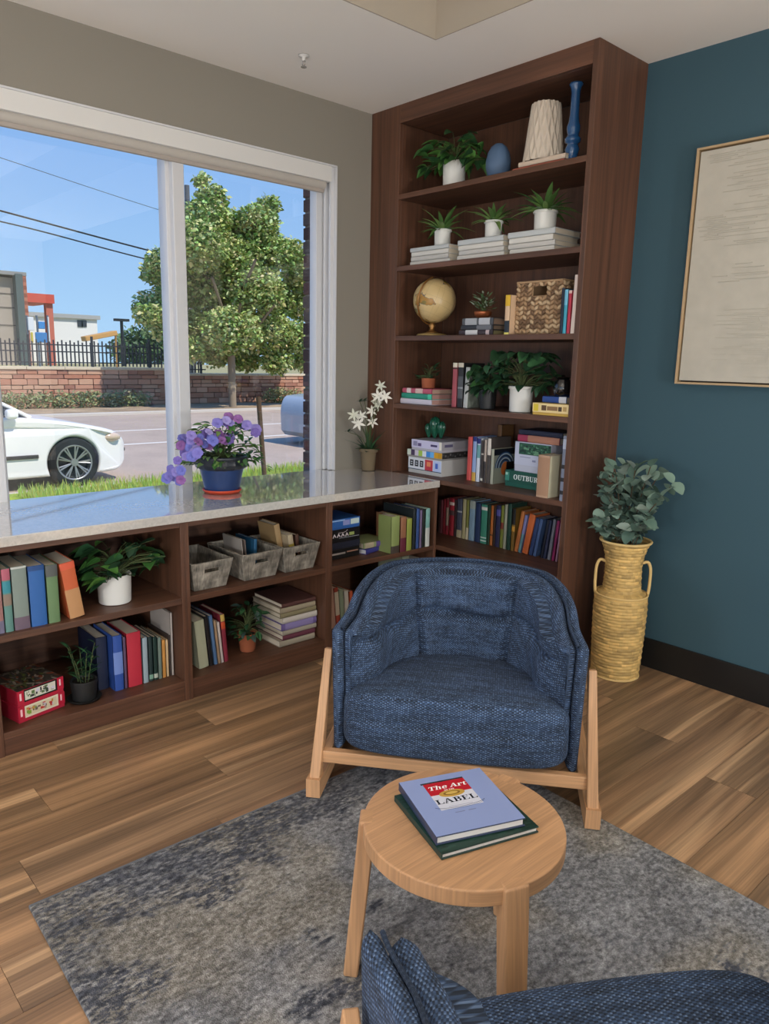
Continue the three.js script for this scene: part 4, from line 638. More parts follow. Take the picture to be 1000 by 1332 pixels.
// leafy plant whose stems reach points inside an ellipsoid; lim keeps leaves off the shelf boards
function leafy(o, y0, { n, rx, ry, rz, cy, kinds, mats, scale = 1, lim, stemR = 0.0016, droop = 0.5, stemMat = stemM, stemEvery = 1, low = -0.4 }) {
  for (let i = 0; i < n; i++) {
    const a = i * 2.39996 + rr(-0.3, 0.3), e = rr(low, 1), q = Math.sqrt(1 - Math.min(1, e * e) * 0.8) * Math.sqrt(rr(0.25, 1));
    const p = V(Math.cos(a) * rx * q, y0 + cy + e * ry * (e < 0 ? 0.6 : 1), Math.sin(a) * rz * q);
    if (lim) { p.x = clamp(p.x, lim.x[0], lim.x[1]); p.y = clamp(p.y, lim.y[0], lim.y[1]); p.z = clamp(p.z, lim.z[0], lim.z[1]); }
    if (i % stemEvery === 0) { const m = V(p.x * 0.4, lerp(y0, p.y, 0.7) + 0.01, p.z * 0.4); obj('stem', tube([V(rr(-0.01, 0.01), y0 - 0.004, rr(-0.01, 0.01)), m, p], stemR, 5, 4), stemMat, o); }
    const dir = V(Math.cos(a) * rr(0.5, 1), rr(-droop, 0.45), Math.sin(a) * rr(0.5, 1) + 0.25);
    if (lim) { const L = 0.06 * scale; if (p.x + L > lim.x[1] && dir.x > 0) dir.x *= -0.3; if (p.x - L < lim.x[0] && dir.x < 0) dir.x *= -0.3; if (p.z - L < lim.z[0] && dir.z < 0) dir.z = Math.abs(dir.z); if (p.y + L > lim.y[1] && dir.y > 0) dir.y = -0.1; }
    const m = orient(obj('leaf', pick(kinds), pick(mats), o), p, dir, rr(-0.5, 0.5)); m.scale.setScalar(scale * rr(0.75, 1.2));
  }
}
// plant whose leaves all rise from the pot
function rosette(o, y0, { n, kinds, mats, scale = 1, e0 = 0.2, e1 = 1.3, r = 0.012, hgt = 0, keep = -9 }) {
  for (let i = 0; i < n; i++) {
    const a = i * 2.39996 + rr(-0.2, 0.2), el = lerp(e1, e0, (i + 0.5) / n) + rr(-0.12, 0.12);
    const m = orient(obj('leaf', pick(kinds), pick(mats), o), V(Math.cos(a) * r, y0 + rr(0, hgt), Math.sin(a) * r), V(Math.max(keep, Math.cos(a) * Math.cos(el)), Math.sin(el), Math.max(keep, Math.sin(a) * Math.cos(el))), 0); m.scale.setScalar(scale * rr(0.8, 1.15));
  }
}
const P3 = (px, py, z, y) => { const x = tx(px, py, z); return [x, y, z]; };
{ // top shelf
  let z = D - 0.09, x = tx(590.5, 226, z);
  let o = thing('potted_plant', 'trailing green plant in a white pot on the top shelf', 'plant', [x, SHELF.A, z]);
  let y = pot(o, 0.058, 0.125, potWhite, { taper: 0.94 });
  leafy(o, y, { n: 90, rx: 0.24, ry: 0.13, rz: 0.11, cy: 0.015, kinds: LEAF.heart, mats: [...G1, G1[1], G1[3]], scale: 0.95, lim: { x: [-0.25, 0.16], y: [0.12, 0.25], z: [-0.18, 0.045] }, low: -0.9 });
  z = D - 0.1; x = tx(648, 212, z);
  o = thing('egg_vase', 'blue grey egg-shaped ceramic vase on the top shelf', 'vase', [x, SHELF.A + 0.0006, z]);
  obj('body', lathe([[0, 0], [0.034, 0], [0.05, 0.02], [0.06, 0.055], [0.06, 0.085], [0.052, 0.12], [0.038, 0.146], [0.02, 0.16], [0.009, 0.163], [0.007, 0.158], [0, 0.15]], 48), mat('#4d6684', 0.6), o);
  z = D - 0.13; x = tx(707, 200, z);
  const yb = SHELF.A + 0.0425;
  o = thing('pleated_vase', 'cream pleated cone-shaped ceramic vase on two stacked books', 'vase', [x, yb, z]);
  obj('body', grid(192, 24, (u, v) => { const a = u * Math.PI * 2, R = lerp(0.095, 0.067, v) * (1 - 0.03 * (v > 0.97 ? 1 : 0)), tri = (q) => Math.abs(((q % 1) + 1) % 1 - 0.5) * 2, f = Math.min(1, 0.35 + Math.max(tri(u * 16 + v * 2), tri(u * 16 - v * 2)) * 0.65) * 1.5 - 0.5; return V(Math.cos(a) * (R - 0.012 * (1 - f)), v * 0.25, Math.sin(a) * (R - 0.012 * (1 - f))); }), mat('#cbbfae', 0.75), o);
  obj('inside', lathe([[0.06, 0.249], [0.058, 0.22], [0.05, 0.18], [0, 0.18]], 40), mat('#cbbfae', 0.8), o);
  z = D - 0.1; x = tx(744, 196, z);
  o = thing('candlestick', 'tall cobalt blue turned candlestick beside the pleated vase', 'candlestick', [x, SHELF.A + 0.0006, z]);
  obj('body', lathe([[0, 0], [0.04, 0], [0.042, 0.008], [0.034, 0.018], [0.022, 0.026], [0.027, 0.045], [0.032, 0.062], [0.026, 0.078], [0.022, 0.084], [0.033, 0.092], [0.036, 0.104], [0.028, 0.114], [0.024, 0.122], [0.029, 0.14], [0.03, 0.155], [0.024, 0.17], [0.02, 0.2], [0.019, 0.29], [0.022, 0.31], [0.03, 0.322], [0.03, 0.33], [0.018, 0.33], [0.014, 0.315], [0, 0.31]], 40), phys('#22507f', 0.25, { clearcoat: 0.6 }), o);
}
{ // three plants on white book piles
  const lab = ['small arching fern in a white pot on the white pile by the wall', 'small fern in a white pot on the middle white pile', 'bushy fern in a white pot on the white pile by the right panel'];
  [[575, 320, 0.047, 0.085], [641, 314, 0.046, 0.082], [708, 304, 0.056, 0.088]].forEach(([px, py, r, h], i) => {
    const z = D - 0.115, o = thing('potted_plant', lab[i], 'plant', [tx(px, py, z), tops.white[i], z], 0, 'ferns on white book piles');
    const y = pot(o, r, h, potWhite, { taper: 0.88, rim: 0.012 });
    rosette(o, y, { n: [26, 30, 38][i], kinds: LEAF.strap, mats: i === 1 ? GF : [...GF, G1[1]], scale: [0.95, 0.8, 0.95][i], e0: 0.15, e1: 1.35, r: 0.016 });
  });
}
{ // globe shelf
  const z = D - 0.11, c = onZ(565, 391.5, z), R = 0.116;
  const o = thing('desk_globe', 'antique tan desk globe on a turned bronze stand', 'globe', [c.x - 0.012, SHELF.C + 0.0006, z]);
  const T = tex(512, 256, (u, v) => { const n = fbm(u * 8, v * 5, 501, 5, 8, 5), land = sstep(0.5, 0.53, n), e = Math.abs(n - 0.515) < 0.008 ? 1 : 0, gl = (u * 24 % 1 < 0.03 || v * 12 % 1 < 0.03) ? 0.88 : 1; const a = [204, 178, 126], b = [[166, 122, 48], [128, 112, 50], [182, 140, 70]][Math.floor(fbm(u * 4, v * 4, 505, 2, 4, 4) * 8) % 3]; return a.map((q, i) => (e ? 96 : lerp(q, b[i], land)) * gl); });
  const cy = c.y - SHELF.C;
  const s = obj('sphere', new THREE.SphereGeometry(R, 48, 32), phys('#ffffff', 0.35, { map: T, clearcoat: 0.3 }), o); s.position.set(0.012, cy, 0); s.rotation.z = -0.35; s.rotation.y = 1.1;
  const br = mat('#9a6f3e', 0.35, { metalness: 0.7 });
  const arc = []; for (let k = 0; k <= 20; k++) { const a = lerp(-Math.PI * 0.5 - 0.35, Math.PI * 0.5 - 0.35, k / 20); arc.push(V(0.012 + Math.cos(a) * 0.0 + 0.0, 0, 0)); }
  const mer = []; for (let k = 0; k <= 24; k++) { const a = -Math.PI / 2 - 0.1 + (Math.PI * 0.93) * k / 24; mer.push(V(0.012 + 0.02 * Math.sin(a), cy + Math.sin(a) * (R + 0.008), Math.cos(a) * (R + 0.008))); }
  obj('meridian_arm', tube(mer, 0.0045, 40, 8), br, o);
  obj('stand', lathe([[0, 0.015], [0.05, 0.015], [0.03, 0.022], [0.016, 0.03], [0.013, 0.045], [0.02, 0.056], [0.012, 0.068], [0.009, 0.085], [0.008, cy - R - 0.004], [0, cy - R - 0.004]], 32), br, o);
  obj('base', lathe([[0, 0], [0.082, 0], [0.084, 0.005], [0.076, 0.012], [0.05, 0.016], [0, 0.017]], 40), mat('#b59a62', 0.4, { metalness: 0.5 }), o);
  const zp = D - 0.12, p = thing('potted_succulent', 'small succulent in a copper bowl on the dark book pile', 'plant', [tx(628, 412, zp), tops.dark, zp]);
  obj('pot', lathe([[0, 0], [0.024, 0], [0.042, 0.014], [0.046, 0.03], [0.043, 0.036], [0.04, 0.034], [0.038, 0.026], [0, 0.026]], 32), mat('#a9613c', 0.35, { metalness: 0.6 }), p);
  leafy(p, 0.028, { n: 46, rx: 0.062, ry: 0.075, rz: 0.055, cy: 0.02, kinds: LEAF.fat, mats: [mat('#7f9a78', 0.6), mat('#5d8258', 0.6), mat('#9fb09a', 0.6)], scale: 0.75, low: 0, droop: 0 });
}
function knotG() { const g = new THREE.SphereGeometry(1, 7, 5); g.scale(0.0165, 0.0085, 0.0075); return g.toNonIndexed(); }
{ // braided basket on the globe shelf
  const zf = D - 0.045, x0 = tx(668, 430, zf), x1 = tx(727, 430, zf), y0 = SHELF.C, h = onZ(697, 367, zf).y - y0, w = x1 - x0, d = 0.24;
  const o = thing('braided_basket', 'square braided seagrass basket with a handle slot on the globe shelf', 'basket', [(x0 + x1) / 2, y0 + 0.003, zf - d / 2 - 0.01]);
  const K = knotG(), mats = [mat('#a98a68', 0.85), mat('#8c6f52', 0.85), mat('#c0a684', 0.85), mat('#6f5640', 0.85)], parts = [[], [], [], []];
  const rows = Math.floor(h / 0.0205);
  const face = (W, f, slot) => { const cols = Math.floor(W / 0.0215); for (let r = 0; r < rows; r++) for (let c = 0; c < cols; c++) { const u = (c + 0.5) / cols * W - W / 2, y = 0.012 + r * (h - 0.024) / (rows - 1); if (slot && Math.abs(u) < 0.042 && y > h - 0.062 && y < h - 0.02) continue; const g = K.clone(); g.rotateZ((c % 2 ? 1 : -1) * 0.62); g.translate(u, y, 0); f(g); parts[Math.floor(hash(r * 31 + c, Math.floor(W * 900), 8) * 4)].push(g); } };
  face(w, (g) => g.translate(0, 0, d / 2), true); face(d, (g) => { g.rotateY(Math.PI / 2); g.translate(w / 2, 0, 0); }, false); face(w, (g) => g.translate(0, 0, -d / 2), true); face(d, (g) => { g.rotateY(Math.PI / 2); g.translate(-w / 2, 0, 0); }, false);
  parts.forEach((p, i) => { const m = obj('braid', p, mats[i], o); m.userData.kind = 'stuff'; });
  const inn = mat('#a08262', 0.95), sl = 0.04;
  const wl = (z) => [plainBox(-w / 2 + 0.002, w / 2 - 0.002, 0, h - 0.062, z - 0.002, z + 0.002), plainBox(-w / 2 + 0.002, -sl, h - 0.062, h - 0.004, z - 0.002, z + 0.002), plainBox(sl, w / 2 - 0.002, h - 0.062, h - 0.004, z - 0.002, z + 0.002), plainBox(-sl, sl, h - 0.02, h - 0.004, z - 0.002, z + 0.002)];
  obj('core', [...wl(d / 2 - 0.008), ...wl(-d / 2 + 0.008), plainBox(-w / 2 + 0.006, -w / 2 + 0.01, 0, h - 0.004, -d / 2, d / 2), plainBox(w / 2 - 0.01, w / 2 - 0.006, 0, h - 0.004, -d / 2, d / 2), plainBox(-w / 2, w / 2, 0, 0.004, -d / 2, d / 2)], inn, o);
  const rim = []; for (const [a, b] of [[[-1, 1], [1, 1]], [[1, 1], [1, -1]], [[1, -1], [-1, -1]], [[-1, -1], [-1, 1]]]) rim.push(tube([V(a[0] * w / 2, h, a[1] * d / 2), V(b[0] * w / 2, h, b[1] * d / 2)], 0.0062, 4, 6));
  obj('rim', rim, mats[0], o);
}
{ // leafy shelf
  let z = D - 0.13, o = thing('potted_succulent', 'small green plant in a terracotta pot on the bright book pile', 'plant', [tx(557, 503, z), tops.pink, z]);
  let y = pot(o, 0.04, 0.055, terracotta, { taper: 0.9 });
  leafy(o, y, { n: 24, rx: 0.07, ry: 0.075, rz: 0.05, cy: 0.005, kinds: LEAF.fat, mats: GD, scale: 1, low: -0.1, droop: 0.2 });
  z = D - 0.11; o = thing('potted_plant', 'trailing pothos in a dark pot behind the photo-cover book', 'plant', [tx(634, 520, z), SHELF.D, z]);
  y = pot(o, 0.045, 0.1, potDark, { taper: 0.9 });
  leafy(o, y, { n: 52, rx: 0.15, ry: 0.1, rz: 0.12, cy: 0.03, kinds: LEAF.heart, mats: [...GD, G1[0]], scale: 0.85, lim: { x: [-0.06, 0.04], y: [0.1, 0.22], z: [-0.17, 0.085] }, low: -1 });
  z = D - 0.095; o = thing('potted_plant', 'large dark leafy plant in a white pot beside the yellow box', 'plant', [tx(677, 524, z), SHELF.D, z]);
  y = pot(o, 0.062, 0.125, potWhite, { taper: 0.86, rim: 0.014 });
  leafy(o, y, { n: 88, rx: 0.21, ry: 0.2, rz: 0.13, cy: 0.02, kinds: LEAF.heart, mats: GD, scale: 1, lim: { x: [-0.16, 0.16], y: [0.13, 0.28], z: [-0.18, 0.07] }, low: -0.3 });
  z = D - 0.1; o = thing('black_jar', 'small glossy black jar standing on the blue book', 'jar', [tx(731, 516, z), SHELF.D + 0.087, z]);
  obj('body', lathe([[0, 0], [0.03, 0], [0.042, 0.015], [0.046, 0.04], [0.04, 0.066], [0.028, 0.078], [0.028, 0.086], [0, 0.088]], 40), phys('#0e0e10', 0.12, { clearcoat: 1 }), o);
  obj('lid', lathe([[0, 0.1], [0.008, 0.098], [0.01, 0.09], [0.033, 0.089], [0.034, 0.086], [0, 0.086]], 32), phys('#0e0e10', 0.15, { clearcoat: 1 }), o);
}
{ // low shelves
  let x = DL - 0.13, z = lz(150, 785, x), o = thing('potted_plant', 'bushy green plant in a white pot on the upper low shelf', 'plant', [x, LS, z]);
  let y = pot(o, 0.066, 0.118, potWhite, { taper: 0.95 });
  leafy(o, y, { n: 80, rx: 0.13, ry: 0.13, rz: 0.27, cy: 0.03, kinds: LEAF.heart, mats: [...G1, ...GD], scale: 1, lim: { x: [-0.28, 0.1], y: [0.115, 0.23], z: [-0.2, 0.07] }, low: -0.7 });
  x = DL - 0.1; z = lz(110, 905, x); o = thing('potted_plant', 'small dark spiky plant in a black pot on the base shelf', 'plant', [x, LB, z]);
  y = pot(o, 0.052, 0.085, potDark, { taper: 0.85 });
  for (let k = 0; k < 7; k++) { const a = k * 2.4, p = V(Math.cos(a) * 0.02, y, Math.sin(a) * 0.02), q = V(Math.cos(a) * 0.05, y + rr(0.08, 0.15), Math.sin(a) * 0.05); obj('stem', tube([p, p.clone().lerp(q, 0.5).setY(lerp(p.y, q.y, 0.6)), q], 0.0018, 5, 4), stemM, o); for (let j = 0; j < 10; j++) { const t = (j + 1) / 10, b = j * 2.4; orient(obj('leaf', pick(LEAF.spike), pick(GD), o), p.clone().lerp(q, t), V(Math.cos(b), 0.5, Math.sin(b)), 0); } }
  obj('saucer', lathe([[0, 0], [0.058, 0], [0.066, 0.01], [0.064, 0.011], [0.056, 0.003], [0, 0.003]], 32), potDark, o);
  x = DL - 0.13; z = lz(322, 846, x); o = thing('potted_plant', 'dark small-leaved plant in a terracotta pot on the base shelf', 'plant', [x, LB, z]);
  y = pot(o, 0.048, 0.09, terracotta, { taper: 0.75, rim: 0.02 });
  leafy(o, y, { n: 60, rx: 0.085, ry: 0.12, rz: 0.085, cy: 0.02, kinds: LEAF.oval, mats: [...GD, mat('#3a5048', 0.6)], scale: 1.1, low: -0.2 });
  // three grey lidless baskets
  const gt = tex(256, 256, (u, v) => { const a = fbm(u * 6, v * 6, 601, 4, 6, 6), b = fbm(u * 40, v * 8, 603, 3, 40, 8), k = 70 + 120 * a + 60 * (b - 0.5); return [k * 1.02, k * 0.97, k * 0.88]; }, { sx: 0.2, sy: 0.2 });
  const gm = mat('#ffffff', 0.95, { map: gt, bumpMap: gt, bumpScale: 0.002 });
  const labs = ['grey woven basket, empty, beside the shelf divider', 'grey woven basket holding thin magazines and a blue book', 'grey woven basket holding tan and cream books'];
  [[254, 296, 775, 741], [319, 360, 757, 724], [372, 409, 747, 719]].forEach(([l, r, by, ty], i) => {
    const fx = DL - 0.035, za = lz(l, by, fx), zb = lz(r, by - 8, fx), w = za - zb, h = 0.125, dd = 0.26, fl = 0.024;
    const o = thing('storage_basket', labs[i], 'basket', [fx - dd / 2 - 0.01, LS + 0.004, (za + zb) / 2], Math.PI / 2, 'grey baskets on the low shelf');
    const wb = w - 0.004, wall = (wBot, wTop, slot) => { const s = new THREE.Shape(); s.moveTo(-wBot / 2, 0); s.lineTo(wBot / 2, 0); s.lineTo(wTop / 2, h); s.lineTo(-wTop / 2, h); s.closePath(); if (slot) { const q = new THREE.Path(); q.moveTo(-0.035, h - 0.05); q.lineTo(-0.035, h - 0.03); q.lineTo(0.035, h - 0.03); q.lineTo(0.035, h - 0.05); q.closePath(); s.holes.push(q); } return new THREE.ExtrudeGeometry(s, { depth: 0.006, bevelEnabled: true, bevelSize: 0.001, bevelThickness: 0.001, bevelSegments: 1 }); };
    const til = Math.atan2(fl, h);
    const fr = wall(wb, wb + 2 * fl, true); fr.rotateX(til); fr.translate(0, 0, dd / 2 - 0.006); const bk = wall(wb, wb + 2 * fl, true); bk.rotateX(-til); bk.translate(0, 0, -dd / 2);
    obj('front_panel', fr, gm, o); obj('back_panel', bk, gm, o);
    for (const s of [-1, 1]) { const sd = wall(dd - 0.004, dd + 2 * fl - 0.006, false); sd.translate(0, 0, -0.003); sd.rotateY(Math.PI / 2); sd.translate(0, 0, 0); sd.rotateZ(-s * til); sd.translate(s * (wb / 2 - 0.004), 0, 0); obj('side_panel', sd, gm, o); }
    obj('bottom', bb(-wb / 2, wb / 2, 0, 0.006, -dd / 2, dd / 2, { r: 0.001 }), gm, o);
    o.userData.front = [fx, (za + zb) / 2];
    const P = o.position;
    if (i === 1) {
      const put = (dz, dx, t, hh, d, c, label, lx, lz2) => { const b = thing('book', label, 'book', [P.x + dx, LS + 0.013, P.z + dz], Math.PI / 2, 'reading matter in the baskets'); b.rotation.z = lx; b.rotation.x = lz2; bookParts(b, t, hh, d, c, { paper: t < 0.012 }); };
      put(0.03, 0.05, 0.005, 0.16, 0.16, '#b8b0a8', 'thin pale magazine sticking up in the middle grey basket', 0.1, 0); put(0.015, 0.05, 0.006, 0.155, 0.16, '#7a6c64', 'thin brown magazine in the middle grey basket', 0.08, 0); put(-0.025, 0.05, 0.016, 0.15, 0.16, '#22587c', 'blue book in the middle grey basket', -0.03, 0);
    }
    if (i === 2) {
      const put = (dz, dx, t, hh, d, c, label, lx, rx, op) => { const b = thing('book', label, 'book', [P.x + dx, LS + 0.016, P.z + dz], Math.PI / 2, 'reading matter in the baskets'); b.rotation.z = lx; b.rotation.x = rx; bookParts(b, t, hh, d, c, op); };
      put(0.02, 0.03, 0.03, 0.2, 0.14, '#a98c62', 'tan book leaning out of the basket of books', 0.2, 0, {}); put(-0.012, 0.075, 0.03, 0.15, 0.15, '#b9a98c', 'cream book with a yellow title block in the basket of books', 0.18, 0, { bands: [[0.2, 0.7, '#b8a34a']] }); put(-0.05, 0.06, 0.02, 0.14, 0.15, '#5a3c30', 'dark brown book in the basket of books', 0.1, 0, {});
    }
  });
}
{ // flowers on the counter
  const c = onY(293, 643, HC), R = 0.1;
  const o = thing('flower_planter', 'purple flowering plant in a blue planter on an orange saucer', 'plant', [0.262, HC + 0.001, 1.508]);
  obj('saucer', lathe([[0, 0], [0.078, 0], [0.09, 0.012], [0.09, 0.018], [0.086, 0.018], [0.076, 0.005], [0, 0.005]], 40), mat('#c8482a', 0.5), o);
  obj('pot', lathe([[0, 0.006], [0.072, 0.006], [0.078, 0.012], [0.1, 0.11], [0.104, 0.125], [0.104, 0.127], [0.1, 0.14]], 48), phys('#1c3868', 0.3, { clearcoat: 0.4 }), o);
  obj('pot_rim', grid(64, 8, (u, v) => { const a = u * Math.PI * 2, pr = [[0.1, 0.112], [0.117, 0.122], [0.122, 0.14], [0.117, 0.155], [0.124, 0.163], [0.124, 0.172], [0.118, 0.175], [0.11, 0.172], [0.105, 0.15]][Math.round(v * 8)], s = 1 + 0.018 * Math.cos(a * 16) * (v < 0.45 ? 1 : 0); return V(Math.cos(a) * pr[0] * s, pr[1], Math.sin(a) * pr[0] * s); }), phys('#20262e', 0.35, { clearcoat: 0.3 }), o);
  obj('soil', lathe([[0, 0.16], [0.106, 0.158], [0.106, 0.155], [0, 0.155]], 24), soil, o);
  leafy(o, 0.16, { n: 220, rx: 0.12, ry: 0.14, rz: 0.19, cy: 0.02, kinds: LEAF.oval, mats: [...GF, ...G1], scale: 1.15, low: -0.6, stemEvery: 2 });
  // petunia-like flower: five broad petals round a throat
  const fl = (() => { const g = []; for (let k = 0; k < 5; k++) { const q = grid(2, 3, (u, v) => { const w = 0.026 * Math.pow(Math.sin(Math.PI * (0.12 + 0.8 * v)), 0.6), x = (u - 0.5) * w; return V(x, 0.006 + 0.012 * v - 0.010 * v * v * v, 0.003 + v * 0.02); }); q.rotateY(k * Math.PI * 0.4); g.push(q); } g.push(new THREE.ConeGeometry(0.004, 0.02, 6).rotateX(Math.PI).translate(0, 0.0, 0)); return merge(g); })();
  const pm = [mat('#7a74c0', 0.8), mat('#8c80c6', 0.8), mat('#7866b2', 0.8), mat('#9d93cf', 0.8), mat('#6c70bf', 0.8), mat('#8a5c9a', 0.8)];
  const spot = (dz, dy, dx, dir, s = 1) => { const m = obj('flower', fl, pick(pm), o); m.position.set(dx, dy, dz); m.quaternion.setFromUnitVectors(V(0, 1, 0), dir.normalize()); m.scale.setScalar(s * rr(0.85, 1.2)); };
  for (let k = 0; k < 30; k++) { const t = rnd(); spot(lerp(-0.03, 0.2, t) + rr(-0.02, 0.02), 0.30 - 0.05 * t + rr(-0.05, 0.03), rr(-0.03, 0.12), V(0.7, rr(0.1, 0.9), rr(-0.2, 0.8)), 0.95); }
  for (let k = 0; k < 20; k++) { const t = rnd(); spot(0.17 + 0.1 * t + rr(-0.02, 0.02), 0.24 - 0.17 * t + rr(-0.025, 0.025), rr(-0.01, 0.1), V(0.7, rr(-0.1, 0.6), rr(0.1, 0.9)), 0.95); }
  for (const [dz, dy] of [[-0.03, 0.345], [0.0, 0.335], [-0.055, 0.34], [-0.12, 0.30], [-0.17, 0.285], [-0.16, 0.27], [0.05, 0.325], [0.02, 0.27], [-0.1, 0.31]]) spot(dz, dy, rr(0.0, 0.07), V(0.8, 0.5, 0.3), 1.0);
  // trailing sprig to the side
  for (let k = 0; k < 10; k++) orient(obj('leaf', pick(LEAF.oval), pick(GF), o), V(0.03 + rr(-0.03, 0.05), 0.2 - k * 0.012, -0.13 - k * 0.009 - rr(0, 0.02)), V(rr(-0.4, 0.8), -0.2, -0.8), 0);
}
{ // white lily pot by the window jamb
  const o = thing('lily_plant', 'white lily-like flowers in a brown clay pot beside the tall bookcase', 'plant', [0.115, HC + 0.001, 0.475]);
  const y = pot(o, 0.052, 0.128, mat('#6f6048', 0.8), { taper: 0.72, rim: 0.02 });
  rosette(o, y, { n: 16, kinds: LEAF.blade, mats: GD, scale: 0.8, e0: 0.5, e1: 1.45, r: 0.015, keep: -0.1 });
  rosette(o, y, { n: 18, kinds: LEAF.oval, mats: GD, scale: 1.5, e0: 0.1, e1: 1.1, r: 0.02, keep: -0.15 });
  const petal = leafG(0.036, 0.013, { curl: 0.35, n: 4, peak: 0.45 }), star = merge(Array.from({ length: 6 }, (_, k) => { const q = petal.clone(); q.rotateX(-0.35); q.rotateY(k * Math.PI / 3); return q; }));
  const lm = [mat('#d9d8cb', 0.7), mat('#c9cbb9', 0.7), mat('#e2dfd2', 0.7)];
  const yPx = (px, py) => { let X = 0.13, p = onX(px, py, X); while (p.z < 0.44) p = onX(px, py, X += 0.02); return p.sub(o.position); };
  for (const [px, py] of [[495, 502], [492, 515], [501, 516], [489, 521], [491, 527], [483, 535], [470, 541], [466, 551], [484, 549], [460, 540]]) { const p = yPx(px, py);  obj('stem', tube([V(0, y, 0), V(p.x * 0.3, lerp(y, p.y, 0.6), p.z * 0.35), p], 0.0017, 8, 5), stemM, o); const m = obj('flower', star, pick(lm), o); m.position.copy(p); m.quaternion.setFromUnitVectors(V(0, 1, 0), V(0.8, 0.3, 0.5 + rr(-0.4, 0.4)).normalize()); m.scale.setScalar(rr(0.95, 1.2)); }
  for (const [px, py] of [[453, 562], [468, 523], [474, 522]]) { const p = yPx(px, py); obj('stem', tube([V(0, y, 0), V(p.x * 0.4, lerp(y, p.y, 0.7), p.z * 0.4), p], 0.0017, 8, 5), stemM, o); for (let k = 0; k < 3; k++) orient(obj('leaf', LEAF.oval[1], GD[2], o), p, V(0.3, 0.5, k - 1), 0); }
}
